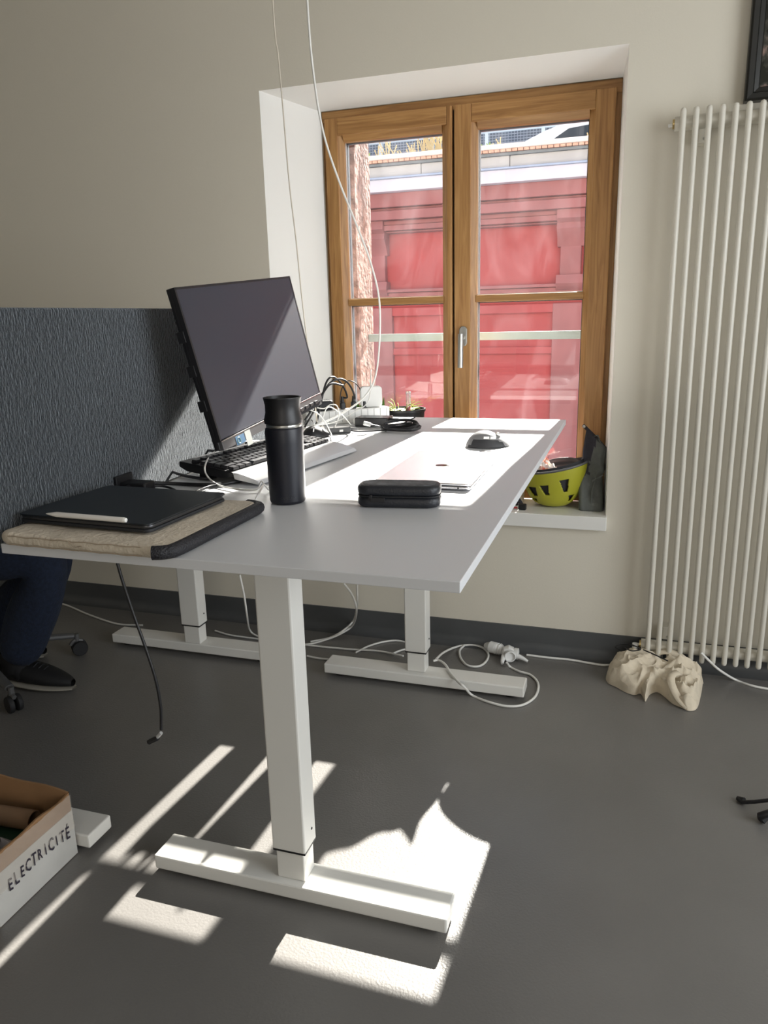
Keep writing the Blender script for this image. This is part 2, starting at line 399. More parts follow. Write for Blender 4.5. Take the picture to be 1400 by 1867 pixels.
def terrace():
    M_post = mat('pale_steel_post', (.62, .70, .74), .5, .2)
    t = thing('mesh_fence', 'pale steel mesh fence with thin posts on the terrace above the red building', 'fence', (-1.5, FYD+2.6, 3.2))
    zb = zf(2.94)
    k = 0
    for i in range(-5, 8):
        x = i*.72+.25
        mk('post', B(x-.022, x+.022, -.02, .02, -.1, 1.3, .003), M_post, t)
    bm = bmesh.new()
    for j in range(40): box(bm, -4, 6, .028, .032, j*.032, j*.032+.007)
    for j in range(250): box(bm, -4+j*.04, -4+j*.04+.005, .028, .032, 0, 1.28)
    o = mk('wire_mesh', bm, mat('mesh_wire', (.32, .36, .42), .6, .3), t, smooth=False); o['kind'] = 'stuff'
    for z in (.32, .66): mk('rail', B(-4, 6, -.012, .012, z, z+.03, .002), M_post, t)
    o = mk('far_house', B(-7, 7, 0, 2, -1.2, 4.5), mat('blue_grey_cladding', (.10, .125, .16), .8, var=.25, scale=.7, stretch=(3, 1, .4)), loc=(-1.5, FYD+9, zf(3.0)), smooth=False)
    tag(o, 'blue grey building behind the mesh fence', 'building')
    struct(mk('terrace_ground', B(-10, 7, 0, 14, -.2, 0), mat('pale_paving', (.5, .48, .46), .9), loc=(0, FYD+.61, 2.02), smooth=False))
    struct(mk('retaining_wall', B(-10, 7, 0, 3, 0, 1.18), M_conc, loc=(0, FYD+2.5, 2.02), smooth=False))
    struct(mk('lane_ground', B(-12, 10, 0, 8, -.2, 0), mat('lane_paving', (.42, .40, .42), .9, var=.2, scale=2), loc=(0, 3.0, -3), smooth=False))
    # parked white car, only its roof and window line show over the coping
    c = thing('parked_car', 'white car parked behind the parapet with its curved roof showing', 'car', (-.32, FYD+.62, 2.0))
    Mc = mat('white_car_paint', (.85, .86, .88), .15, coat=1); Mg = mat('car_window', (.02, .03, .04), .05)
    body = [(-1.9, .35), (-1.85, .72), (-1.1, .86), (1.9, .88), (2.0, .4)]
    mk('body', prism([(x, z) for x, z in body], 'y', 0, 1.6, .02), Mc, c)
    roof = [(-1.12, .86)]+[(-.95+1.9*i/12, .86+.36*math.sin(PI*(.08+.84*(i/12)))**.7) for i in range(13)]+[(1.25, .87)]
    mk('roof', prism(roof, 'y', .12, 1.5, .05), Mc, c)
    win = [(-.78, .90), (-.45, 1.09), (.1, 1.14), (.6, 1.10), (.85, .90)]
    mk('side_window', prism(win, 'y', .108, .125), Mg, c)
    for x in (-1.25, 1.25):
        wb = lathe([(.30, -.1), (.32, -.08), (.32, .08), (.30, .1)], 24); bmesh.ops.rotate(wb, verts=wb.verts, cent=(0, 0, 0), matrix=Matrix.Rotation(PI/2, 3, 'X'))
        mk('wheel', wb, M_rub, c, loc=(x, .12, .325))
    # dry plants along the coping
    Mg1 = mat('dry_stem', (.55, .45, .25), .9); Mg2 = mat('green_stem', (.25, .38, .08), .9)
    for i, (px, n, h) in enumerate(((672, 7, .12), (702, 8, .26), (722, 7, .20), (740, 6, .15), (765, 9, .20), (785, 12, .34), (797, 12, .42), (806, 9, .3), (880, 6, .12), (905, 5, .16), (1070, 6, .12))):
        p = at(px, 300, y=FYD+.15); bm = bmesh.new()
        for j in range(n):
            a = random.uniform(-.5, .5); l = h*random.uniform(.5, 1)
            x0 = random.uniform(-.07, .07)
            tube([(x0, 0, 0), (x0+a*l*.3, 0, l*.5), (x0+a*l*.9, random.uniform(-.03, .03), l)], .005, 4, 3, bm=bm)
            for q in range(4):
                s = random.uniform(.3, 1); c0 = Vector((x0+a*l*.9*s, 0, l*s))
                v = [bm.verts.new(c0+Vector(d)*.012) for d in ((-1, 0, 0), (0, .3, .5), (1, 0, .7), (.1, -.3, -.4))]; bm.faces.new(v)
        o = mk('weed', bm, Mg2 if i in (0, 8) else Mg1, loc=(p.x, FYD+.12, zf(2.984)), smooth=False)
        tag(o, ['low green weed at the left end of the parapet top', 'tall dry stem just right of the first fence post', 'dry forked weed on the parapet in the left sash', 'short dry weed in the middle of the left sash view', 'dry weed left of the tall clump on the parapet', 'bushy dry clump with seed heads on the parapet',
                'tallest dry clump on the parapet beside the sash meeting stile', 'dry sprig right of the tallest clump on the parapet', 'small green weed by the fence in the right sash', 'low dry weed left of the parked car', 'small weed at the right end of the parked car roof'][i], 'plant', 'weeds along the parapet')
terrace()

# ------------------------------------------------------------------ desks
def desk(nm_label, x0, x1, y0, y1, cols, feet, top_z, cx):
    d = thing('standing_desk', nm_label, 'desk', ((x0+x1)/2, (y0+y1)/2, 0)); ox, oy, _ = d.location
    def P(n, m, a, b, c, e, z0, z1, bev=.002, par=d): return mk(n, B(a-ox, b-ox, c-oy, e-oy, z0, z1, bev=bev), m, par)
    P('tabletop', M_desk, x0, x1, y0, y1, top_z-.0165, top_z, .0012)
    for (c0, c1, c2, c3), (f0, f1, f2, f3) in zip(cols, feet):
        o = P('column', M_leg, c0, c1, c2, c3, .125, top_z-.055, .004)
        P('column_collar', M_blk, c0+.001, c1-.001, c2+.001, c3-.001, .121, .126, .0005, d)
        P('inner_column', M_leg, c0+.006, c1-.006, c2+.005, c3-.005, .050, .123, .003)
        # foot: bar with tapered top edges
        fb = B(f0-ox, f1-ox, f2-oy, f3-oy, .014, .050, .004, 2)
        fo = mk('foot', fb, M_leg, d)
        for gx in (f0+.05, f1-.05):
            mk('glide', lathe([(.022, 0), (.024, .004), (.02, .016)], 16), M_rub, fo, loc=(gx-ox, (f2+f3)/2-oy, 0))
        s = lathe([(.003, 0), (.003, .002)], 10); bmesh.ops.rotate(s, verts=s.verts, cent=(0, 0, 0), matrix=Matrix.Rotation(PI/2, 3, 'Y'))
        mk('screw', s, M_blk, o, loc=(c1-ox-.0005, (c2+c3)/2-oy+.008, .165))
        P('support_arm', M_blk, x0+.06, x1-.06, (c2+c3)/2-.025, (c2+c3)/2+.025, top_z-.055, top_z-.017)
    if cx > -1: P('sun_gap_blocker', M_blk, x0-.115, x0+.01, 1.25, 2.582, top_z-.097, top_z-.073, .004)  # unseen strip added to narrow the sun streak between the desks
    P('crossbeam', M_blk, cx-.03, cx+.03, y0+.30, y1-.20, top_z-.065, top_z-.018)
    return d
desk('white sit-stand desk in the middle holding the monitor, silver laptop and black tumbler', -.979, -.206, .943, 2.585,
     [(-.703, -.624, 1.283, 1.345), (-.707, -.630, 2.335, 2.395)], [(-1.008, -.306, 1.270, 1.352), (-1.008, -.290, 2.316, 2.398)], D, -.66)
desk('white sit-stand desk on the far left behind the grey felt screen', -1.87, -1.110, .90, 2.585,
     [(-1.60, -1.52, 1.283, 1.345), (-1.61, -1.53, 2.345, 2.405)], [(-1.93, -1.203, 1.283, 1.368), (-1.94, -1.24, 2.345, 2.427)], D-.004, -1.5)
def screen():
    s = thing('desk_screen', 'dark grey felt privacy screen standing between the two white desks', 'screen', (-1.042, 1.75, 0), .045)
    bm = B(-.009, .009, -.86, .33, .895, 1.288, .004, 2)
    mk('felt_panel', bm, M_felt, s)
    for y in (-.435, .1):
        c = mk('clamp', B(.011, .075, y-.02, y+.02, D+.0005, D+.026, .004), M_blk, s)
        mk('clamp_plate', B(.009, .016, y-.03, y+.03, D+.001, D+.04, .002), M_blk, c)
    o = mk('wood_block', B(-.012, .014, -.885, -.862, .865, .89, .003), mat('amber_wood', (.30, .13, .015), .5), s); o['label'] = 'small amber block hanging at the near end'
screen()

# ------------------------------------------------------------------ monitor
def monitor():
    sc_ = .598/.53; C0 = Vector((0, 0, CAMH))
    def S(p): return C0+(Vector(p)-C0)*sc_
    TL, TR, BL, BR = S((-.815, 1.268, 1.318)), S((-.824, 1.796, 1.36)), S((-.757, 1.292, 1.029)), S((-.766, 1.82, 1.07))
    ex = ((TR-TL)+(BR-BL)).normalized(); ez = ((TL-BL)+(TR-BR)); ez = (ez-ex*ez.dot(ex)).normalized(); ey = ez.cross(ex)   # ey points to the back
    w, h = (TR-TL).length, (TL-BL).length; c = (TL+TR+BL+BR)/4
    m = thing('monitor', 'black flat monitor tilted back with a dark blank screen, on the middle desk', 'monitor')
    m.matrix_world = frame_mx(c, ex, ey, ez)
    Mscr = mat('screen_glass', (.016, .021, .038), .42, spec=.8)
    Mbez = mat('monitor_silver_strip', (.10, .10, .105), .4, .5)
    mk('screen', B(-w/2+.004, w/2-.004, -.0005, .004, -h/2+.004, h/2-.004), Mscr, m, smooth=False)
    mk('bezel', add(box(box(box(bmesh.new(), -w/2, w/2, -.001, .010, h/2-.004, h/2+.001), -w/2-.002, -w/2+.004, -.001, .010, -h/2, h/2+.001), w/2-.004, w/2+.002, -.001, .010, -h/2, h/2+.001), bmesh.new()), M_blk, m)
    mk('back_panel', B(-w/2-.002, w/2+.002, .006, .020, -h/2-.018, h/2+.001, .002), M_blk, m)
    prof = [(.018, -h*.30), (.036, -h*.24), (.038, 0), (.032, h*.22), (.018, h*.30)]
    mk('rear_housing', prism(prof, 'x', -w*.25, w*.25, .004), M_blkm, m)
    for z in (h*.20, -h*.02, -h*.25): mk('edge_latch', B(-w/2-.004, -w/2-.001, .008, .026, z-.012, z+.012, .001), M_blk, m)
    st = mk('bottom_strip', B(-w/2, w/2, -.0025, .012, -h/2-.020, -h/2+.002, .001), Mbez, m)
    mk('strip_edge', B(-w/2, w/2, -.0032, -.0024, -h/2-.0005, -h/2+.0015), M_alu, st)
    for i in range(6): mk('button', B(w/2-.05-.035*i-.012, w/2-.05-.035*i+.008, -.006, -.002, -h/2-.022, -h/2-.013, .001), M_blk, st)
    o = mk('sticker', B(-w/2+.060, -w/2+.102, -.0032, -.0026, -h/2-.024, -h/2-.004), mat('blue_sticker', (.04, .11, .20), .5), m, smooth=False); o['label'] = 'blue and silver energy sticker'
    mk('sticker_ring', tube([(-w/2+.074+.007*math.cos(a), -.0034, -h/2-.014+.007*math.sin(a)) for a in [i*PI/6 for i in range(13)]], .0008, 4, 1), mat('sticker_green', (.35, .5, .35), .5), o)
    o = mk('sticker', B(-w/2+.106, -w/2+.134, -.0032, -.0026, -h/2-.036, -h/2-.002), mat('white_sticker', (.34, .35, .33), .5), m, smooth=False); o['label'] = 'white paper tag'
    mk('menu_strip', B(w*.02, w/2-.0, .002, .016, -h/2-.032, -h/2-.018, .001), M_blkm, m)
    # stand in desk coordinates
    Mi = m.matrix_world.inverted()
    def PW(n, bm, mt):
        bmesh.ops.transform(bm, matrix=Mi, verts=bm.verts); return mk(n, bm, mt, m)
    Mg = mat('stand_grey', (.18, .18, .19), .4, .5)
    PW('stand_arm', tube([tuple(m.matrix_world @ Vector((0, .045, -.01))), (-.955, 1.72, 1.14), (-.965, 1.715, 1.10)], .018, 12, 4), M_blkm)
    PW('stand_post', B(-.982, -.948, 1.69, 1.74, D+.008, 1.14, .004), Mg)
    PW('stand_foot', B(-.998, -.944, 1.60, 1.83, D+.0005, D+.009, .003), Mg)
monitor()

# ------------------------------------------------------------------ keyboard
def keyboard():
    k = thing('keyboard', 'black full-size keyboard with a pale palm rest pushed under the monitor', 'keyboard', (-.826, 1.665, D+.002), math.radians(-8))
    # local x = depth (front +x), local y = length
    def hz(x): return .012+.024*max(0, min(1, (.075-x)/.19))
    pr = [(-.112, .028), (-.112, .040), (-.02, .031), (.035, .024), (.045, .020), (.035, .013), (0, .010), (-.09, .018)]
    mk('case', prism(pr, 'y', -.222, .222, .0015), M_blk, k)
    pr = [(.036, .024), (.060, .021), (.100, .010), (.108, .003), (.106, .001), (.04, .009)]
    mk('palm_rest', prism(pr, 'y', -.222, .222, .001), mat('silver_palm_rest', (.62, .62, .63), .38, .1), k)
    for y in (-.17, .17):
        mk('riser', B(-.085, -.06, y-.018, y+.018, -.0015, .020, .002), M_blkm, k)
        mk('rubber_pad', B(.06, .075, y-.02, y+.02, -.0015, .006, .001), M_rub, k)
    Mk = mat('keycap', (.022, .022, .025), .33)
    cache = {}
    def key(x, y, w, d):
        z = .0315+(.035-x-.035)*.095+.0
        kk = (round(w, 4), round(d, 4))
        if kk not in cache:
            nb = bmesh.new(); vs = [nb.verts.new((sx_*d/2*s, sy_*w/2*s, z_)) for z_, s in ((0, 1), (.0065, .84)) for sx_, sy_ in ((-1, -1), (1, -1), (1, 1), (-1, 1))]
            for q in ((3, 2, 1, 0), (4, 5, 6, 7), (0, 1, 5, 4), (1, 2, 6, 5), (2, 3, 7, 6), (3, 0, 4, 7)): nb.faces.new([vs[i] for i in q])
            bmesh.ops.recalc_face_normals(nb, faces=nb.faces)
            me = bpy.data.meshes.new('key'); nb.to_mesh(me); nb.free(); me.materials.append(Mk); cache[kk] = me
        o = bpy.data.objects.new('key', cache[kk]); COL.objects.link(o); o.parent = k
        o.location = (x, y, z-.002); o.rotation_euler = (0, .10, 0)
    u = .0187
    rows = [(-.052, [1]*13+[2]), (-.0333, [1.5]+[1]*12+[1.5]), (-.0146, [1.75]+[1]*11+[2.25]), (.0041, [2.25]+[1]*10+[2.75]), (.0228, [1.25, 1.25, 1.25, 6.25, 1.25, 1.25, 1.25, 1.25])]
    for x, ws in rows:
        y = -.212
        for w_ in ws: key(x, y+w_*u/2, w_*u-.0025, .0165); y += w_*u
        y = -.212+15.25*u
        if x in (-.052, -.0333):
            for i in range(3): key(x, y+(i+.5)*u, u-.0025, .0165)
        if x == .0228:
            for i in range(3): key(x, y+(i+.5)*u, u-.0025, .0165)
        if x == .0041: key(x, y+1.5*u, u-.0025, .0165)
        y = -.212+18.5*u
        for i in range(4): key(x, y+(i+.5)*u, u-.0025, .0165)
    y = -.212
    for g in (1, 4, 4, 4, 3, 4):
        for i in range(g): key(-.078, y+.5*u, u-.0025, .013); y += u
        y += .5*u
keyboard()
# ------------------------------------------------------------------ mice
def mouse(label, loc, rz, L, Wd, H, m1, m2, wheel=True, scoop=0):
    t = thing('computer_mouse', label, 'mouse', loc, rz)
    def f(u, v):
        a = 2*PI*u; ph = v*PI/2; c_, s_ = math.cos(a), math.sin(a)
        q = math.sin(ph)**.8
        x = c_*L/2*q-.07*L*(1-q); y = s_*Wd/2*q*(1-.14*c_)
        z = H*(1-q**2.6)**.62*(1-.30*max(0, x/(L/2))-.10*(x/(L/2))**2+.10*(y/(Wd/2)))
        return Vector((x, y, .0008+max(0, z)))
    bm = grid_surface(f, 28, 12, True); 
    for face in bm.faces:
        if face.calc_center_median().z < H*.55 and abs(face.calc_center_median().y) > Wd*.28: face.material_index = 1
    mk('shell', bm, [m1, m2], t)
    mk('base', lathe([(.97, 0), (1, .0012), (.98, .003)], 28, sx_=L/2, sy_=Wd/2), m2, t)
    if wheel:
        wl = lathe([(.0075, -.003), (.009, -.002), (.009, .002), (.0075, .003)], 16); bmesh.ops.rotate(wl, verts=wl.verts, cent=(0, 0, 0), matrix=Matrix.Rotation(PI/2, 3, 'X'))
        mk('scroll_wheel', wl, M_steel, t, loc=(L*.22, 0, H*.70))
    return t
ms = mouse('large grey ergonomic mouse behind the silver laptop on the desk', at(885, 817, z=D)+Vector((0, .03, 0)), math.radians(12), .118, .082, .041, mat('mouse_grey', (.22, .22, .225), .45), mat('mouse_dark', (.03, .03, .033), .55))
for i in range(2):
    mk('thumb_button', B(-.012+.018*i, .003+.018*i, -.0405, -.033, .026, .031, .001), M_steel, ms)
mouse('small glossy black mouse at the far end of the keyboard', at(570, 800, z=D)+Vector((0, .03, 0)), math.radians(60), .10, .06, .034, M_blk, M_blk)
cable('mouse_cable', [at(560, 783, z=D+.01), at(556, 770, z=D+.02), at(566, 765, z=D+.02), at(572, 772, z=D+.025), at(571, 788, z=D+.03)], .0018, M_bcab, 'short black lead of the small black mouse by the keyboard')

# ------------------------------------------------------------------ silver laptop
def laptop():
    t = thing('laptop', 'closed silver laptop lying in the sunlight on the middle desk', 'laptop', (-.4065, 1.660, D+.0005), math.radians(.5))
    mk('base', rslab(.205, .372, .0075, .010, .0025, 6, 3, z0=.0015), M_alu, t)
    l = mk('lid', rslab(.205, .372, .0048, .010, .0015, 6, 2, z0=.0098), M_alu, t)
    for x in (-.08, .08):
        for y in (-.15, .15): mk('rubber_foot', lathe([(.008, 0), (.008, .0018)], 12), M_rub, t, loc=(x, y, -.0004))
    p = lathe([(.0018, 0), (.0018, .0006)], 12); bmesh.ops.rotate(p, verts=p.verts, cent=(0, 0, 0), matrix=Matrix.Rotation(PI/2, 3, 'X'))
    mk('headphone_socket', p, M_blk, t, loc=(.078, -.1858, .0055))
    # fruit emblem with a bite and a leaf, facing the hinge
    pts = []
    for i in range(48):
        a = 2*PI*i/48
        r = .0125*(1-.10*math.cos(2*a)-.10*max(0, math.sin(a))**12-.06*max(0, -math.sin(a))**14)
        x, y = r*math.cos(a), r*math.sin(a)*1.02
        d = math.hypot(x-.0155, y-.002)
        if d < .0062: 
            k = .0062/d; x, y = .0155+(x-.0155)*k, .002+(y-.002)*k
        pts.append((x, y))
    e = mk('emblem', prism(pts, 'z', 0, .0003), mat('mirror_emblem', (.05, .05, .055), .08, 1), l, loc=(0, 0, .0146), rot=(0, 0, -PI/2), smooth=False)
    leaf = [(0, .0125), (.0015, .0165), (.0055, .019), (.0045, .015)]
    mk('emblem_leaf', prism(leaf, 'z', 0, .0003), e.data.materials[0], l, loc=(0, 0, .0146), rot=(0, 0, -PI/2), smooth=False)
laptop()
# ------------------------------------------------------------------ glasses case
def case():
    t = thing('glasses_case', 'black hard zip case with rounded ends in front of the silver laptop', 'case', (-.410, 1.340, D+.0005), math.radians(8))
    Ml = mat('case_leather', (.016, .018, .024), .42, bump=.15, bscale=250)
    mk('lower_shell', rslab(.158, .066, .0205, .026, .008, 8, 4), Ml, t)
    mk('upper_shell', rslab(.158, .066, .0205, .026, .008, 8, 4, z0=.0215), Ml, t)
    mk('lid_inlay', rslab(.138, .048, .0012, .022, .0005, 8, 1, z0=.0415), mat('worn_leather', (.10, .11, .12), .6, var=.5, scale=60, bump=.3, bscale=200), t)
    pts = [(x, y) for x, y in ((-.052, -.034), (.052, -.034), (.079, -.01), (.079, .01), (.052, .034), (-.052, .034), (-.079, .01), (-.079, -.01))]
    mk('zip', rslab(.1565, .0645, .003, .025, .0008, 8, 1, z0=.0198), M_blkm, t)
    z = mk('zip_puller', B(-.050, -.022, -.0375, -.034, .012, .021, .001), M_blk, t)
    mk('zip_slider', B(-.052, -.046, -.038, -.033, .0185, .026, .001), M_blk, t)
case()
# ------------------------------------------------------------------ tumbler
def tumbler():
    t = thing('tumbler', 'tall matte black insulated tumbler with a steel ring, standing on the desk', 'bottle', (-.632, 1.316, D+.0003))
    Mb = mat('tumbler_coat', (.006, .007, .014), .42)
    mk('body', lathe([(.030, 0), (.0335, .002), (.035, .006), (.0358, .05), (.0365, .12), (.0368, .140), (.0355, .146), (.031, .149), (.031, .1495)], 40), Mb, t)
    mk('neck_ring', lathe([(.0325, .1475), (.0335, .149), (.0335, .153), (.0325, .1545)], 40), M_steel, t)
    mk('lid', lathe([(.034, .1545), (.0365, .156), (.0368, .162), (.0335, .176), (.0335, .190), (.0362, .203), (.0362, .2045), (.033, .2045), (.0315, .199), (.0, .197)], 40, cap=False), M_blk, t)
    # raised maker's wordmark near the base, on the side that faces the room
    a0 = math.atan2(-1.33, .64)+.05
    s = 'CAMELBAK'
    for i, ch in enumerate(s):
        a = a0+(i-3.5)*.115
        nrm = Vector((math.cos(a), math.sin(a), 0)); tx = Vector((-math.sin(a), math.cos(a), 0))
        text('letter', ch, .0062, mat('wordmark', (.030, .032, .040), .3) if i == 0 else bpy.data.materials['wordmark'], t, frame_mx(nrm*.0352+Vector((0, 0, .014)), tx, (0, 0, 1), nrm))
tumbler()
# ------------------------------------------------------------------ sleeve, tablet, stylus
def sleeve():
    t = thing('laptop_sleeve', 'padded beige canvas sleeve with a black zip under the black tablet', 'sleeve', (-.812, 1.082, D+.0005), math.radians(-1))
    Mc = mat('canvas', (.60, .53, .43), .92, var=.08, scale=30, bump=.35, bscale=120)
    w, d, h = .330, .305, .021
    bm = rslab(w, d, h, .030, .0095, 10, 5)
    bmesh.ops.subdivide_edges(bm, edges=[e for e in bm.edges if e.calc_length() > .05], cuts=14)
    for v in bm.verts:
        if v.co.z > .003: v.co.z += .0025*noise.noise(Vector((v.co.x*25, v.co.y*25, 3)))
        v.co.x += .0018*noise.noise(Vector((v.co.y*22, v.co.z*30, 7))); v.co.y += .0018*noise.noise(Vector((v.co.x*30, v.co.z*30, 1)))
    mk('canvas_body', bm, Mc, t, ang=60)
    zp = [(w/2-.025, -d/2-.0005, .011), (w/2-.008, -d/2+.008, .011), (w/2+.0005, -d/2+.03, .011), (w/2+.001, -.02, .011), (w/2+.0005, d/2-.03, .011), (w/2-.008, d/2-.008, .011), (w/2-.03, d/2, .011)]
    mk('zip_tape', tube(zp, .0112, 12, 8), mat('zip_tape', (.012, .012, .016), .55, bump=.4, bscale=300), t)
    for k, dz in ((0, .018), (1, .004)):
        pp = [(-w/2+.03+(w-.075)*i/20, -d/2-.0008, dz+.0008*math.sin(i*1.7)) for i in range(21)]
        mk('seam', tube(pp, .0009, 4, 1), mat('seam_thread', (.36, .29, .21), .9) if k == 0 else bpy.data.materials['seam_thread'], t)
    mk('loose_thread', tube([(.000, -d/2-.003, .012), (-.012, -d/2-.004, .019), (-.003, -d/2-.003, .010), (.014, -d/2-.004, .013), (.006, -d/2-.004, .004)], .0006, 4, 5), bpy.data.materials['seam_thread'], t)
sleeve()
def tablet():
    t = thing('tablet', 'black tablet in a closed keyboard folio lying on the beige sleeve', 'tablet', (-.842, 1.098, D+.0245), math.radians(-2.5))
    mk('keyboard_base', rslab(.268, .228, .0060, .012, .002, 6, 2), M_blkm, t)
    mk('tablet_body', rslab(.266, .226, .0052, .014, .001, 6, 2, z0=.0066), mat('graphite_metal', (.08, .08, .085), .35, .8), t)
    mk('folio_lid', rslab(.270, .230, .0028, .012, .001, 6, 2, z0=.0124), mat('folio_skin', (.007, .010, .014), .36, bump=.05, bscale=400), t)
tablet()
def stylus():
    a = Vector((-.915, .984, D+.0385)); b = Vector((-.765, .981, D+.0365))
    t = thing('stylus', 'white stylus pen lying along the near edge of the black tablet', 'pen'); d = (b-a).normalized()
    t.matrix_world = frame_mx(a+Vector((0, .0, .006)), Vector((0, 0, 1)), d.cross(Vector((0, 0, 1))), d)
    bm = lathe([(.0006, 0), (.0016, .004), (.0044, .021), (.0044, .155), (.0036, .1585), (.001, .1595)], 20)
    mk('barrel', bm, mat('stylus_white', (.82, .80, .76), .3), t)
stylus()

# ------------------------------------------------------------------ cluster of cables and adapters at the far end
def power():
    t = thing('power_strip', 'white ribbed multi-socket power strip at the far end of the desk', 'power strip', (-.925, 2.420, D+.0005), math.radians(40))
    mk('housing', rslab(.30, .052, .046, .006, .003, 4, 2), M_wpl, t)
    for i in range(13):
        x = -.138+i*.023
        mk('rib', B(x-.0008, x+.0008, -.0272, -.0255, .006, .044), mat('rib_grey', (.5, .5, .48), .5) if i == 0 else bpy.data.materials['rib_grey'], t, smooth=False)
    for i in range(5):
        mk('socket', lathe([(.019, 0), (.0195, .0015), (.017, .0018), (.016, -.002)], 20), M_wpl, t, loc=(-.115+i*.055, 0, .045))
    Mi = Matrix.Rotation(math.radians(40), 3, 'Z')
    base = Vector((-.925, 2.420, D+.0475))
    def on(x): return base+Mi @ Vector((x, 0, 0))
    p = on(-.095)
    o = tag(mk('power_adapter', rslab(.088, .050, .034, .012, .008, 6, 3), M_blkm, loc=p, rot=(0, 0, math.radians(40))), 'black rounded plug-in adapter on the left end of the white power strip', 'adapter')
    for i in range(9): mk('vent_slot', B(-.032+i*.008-.0015, -.032+i*.008+.0015, -.018, .018, .0335, .0345), M_blk, o, smooth=False)
    p = on(.092)
    c = thing('laptop_charger', 'white square laptop charger standing on the power strip', 'charger', p, math.radians(25))
    nb = rslab(.074, .070, .028, .011, .003, 6, 3); bmesh.ops.rotate(nb, verts=nb.verts, cent=(0, 0, 0), matrix=Matrix.Rotation(PI/2, 3, 'X')); bmesh.ops.translate(nb, verts=nb.verts, vec=(0, .014, .036))
    mk('charger_body', nb, M_wpl, c)
    mk('prong_base', B(-.02, .02, -.008, .008, 0, .004, .001), M_wpl, c)
    mk('cable_neck', tube([(0, 0, .070), (0, 0, .088)], lambda s: .0035-.0012*s, 10, 1), M_wpl, c)
    P0 = p+Vector((0, 0, .088))
    cable('charger_cable', [P0, P0+Vector((.002, 0, .02)), P0+Vector((.006, -.01, .034)), at(672, 730, y=2.40), at(645, 752, y=2.36), at(610, 770, y=2.28), at(570, 777, y=2.22), (-.99, 2.10, D+.004), (-.985, 1.95, D+.004)], .0016, M_wcab, 'thin white lead rising from the white charger and dropping to the desk')
    lab = ['black plug nearest the rounded adapter with a thick arching cord', 'middle black plug on the power strip with its cord arching left', 'black plug beside the white charger with a thin arching cord']
    paths = [((633, 724), (626, 705), (613, 690), (602, 688), (593, 702), (585, 735), (577, 772), (571, 792)),
             ((647, 726), (642, 710), (632, 696), (618, 691), (602, 698), (586, 720), (570, 745), (556, 766)),
             ((661, 728), (657, 711), (648, 699), (637, 694), (628, 700), (622, 712), (620, 728), (622, 742))]
    Rm = Matrix.Rotation(-math.radians(40), 3, 'Z')
    for i, r in enumerate((.0032, .0034, .0018)):
        b = on(-.012+.040*i)
        g = thing('power_plug', lab[i], 'plug', b, math.radians(40))
        mk('plug_body', rslab(.017, .017, .022, .004, .002, 4, 2), M_blk, g)
        mk('strain_relief', lathe([(.0065, .022), (.005, .034), (.0042, .042)], 12), M_blk, g)
        n = len(paths[i]); pts = [Vector((0, 0, .038))]
        for k, (px, py) in enumerate(paths[i]): pts.append(Rm @ (at(px, py, y=b.y-(.22 if i < 2 else .04)*(k/n))-b))
        mk('cord', tube(pts, r, 11, 5), M_bcab, g)
power()
def psu():
    p = at(676, 779, z=D)
    t = thing('power_supply', 'flat black box power supply in front of the power strip', 'power supply', (p.x, p.y+.035, D+.0005), math.radians(2))
    mk('housing', B(-.056, .056, -.035, .035, 0, .030, .003), mat('gloss_black', (.012, .012, .014), .25), t)
    mk('socket_end', B(-.068, -.056, -.018, .018, .006, .024, .002), M_wpl, t)
    mk('lead_stub', tube([(.056, 0, .02), (.085, -.002, .022)], lambda s: .006-.003*s, 10, 1), M_blk, t)
    p = at(614, 792, z=D)
    t = thing('adapter_box', 'small dark grey adapter box with a port beside the keyboard end', 'adapter', (p.x, p.y+.02, D+.0005), math.radians(34))
    mk('housing', B(-.035, .035, -.014, .014, 0, .020, .003), mat('dark_grey_plastic', (.05, .05, .05), .4), t)
    mk('port', B(-.002, .010, -.0148, -.0135, .006, .013, .0005), M_steel, t)
    mk('lead_stub', tube([(.035, 0, .012), (.06, .0, .010)], lambda s: .004-.002*s, 10, 1), M_blk, t)
    # coiled black cable with a metal plug
    c0 = at(726, 790, z=D)
    t = thing('coiled_cable', 'coiled black cable with a metal-ended plug, right of the power supply', 'cable', (c0.x, c0.y+.03, D+.0005), math.radians(8))
    bm = bmesh.new(); rnd = random.Random(4)
    for k in range(7):
        ph = rnd.uniform(0, 1); pts = []
        rx, ry = .058+rnd.uniform(-.006, .005), .040+rnd.uniform(-.008, .008)
        for i in range(13):
            a = 2*PI*i/12+ph
            x = rx*math.cos(a); y = ry*math.sin(a)*(.45+.55*(x/rx*.5+.5)); z = .005+.0045*k*(.55+.45*math.sin(a+ph))
            pts.append((x+rnd.uniform(-.002, .002), y, z+.002))
        tube(pts, .0026, 11, 4, bm=bm)
    mk('coil', bm, M_bcab, t)
    mk('tie', tube([(-.045, -.012, .004), (-.052, 0, .02), (-.045, .012, .004)], .004, 8, 4), M_blk, t)
    mk('tail', tube([(-.05, 0, .012), (-.075, -.012, .020), (-.095, -.022, .026)], .0026, 8, 4), M_bcab, t)
    o = mk('plug_tip', tube([(-.092, -.020, .025), (-.112, -.028, .031)], .0065, 10, 1), M_steel, t); o['label'] = 'shiny metal plug end'
    mk('tail', tube([(-.04, -.01, .006), (-.09, -.03, .006), (-.13, -.035, .006), (-.17, -.01, .006)], .002, 8, 4), M_bcab, t)
    mk('loose_end', tube([(.0, .03, .02), (.02, .05, .03), (.035, .07, .035)], .002, 8, 4), M_bcab, t)
psu()
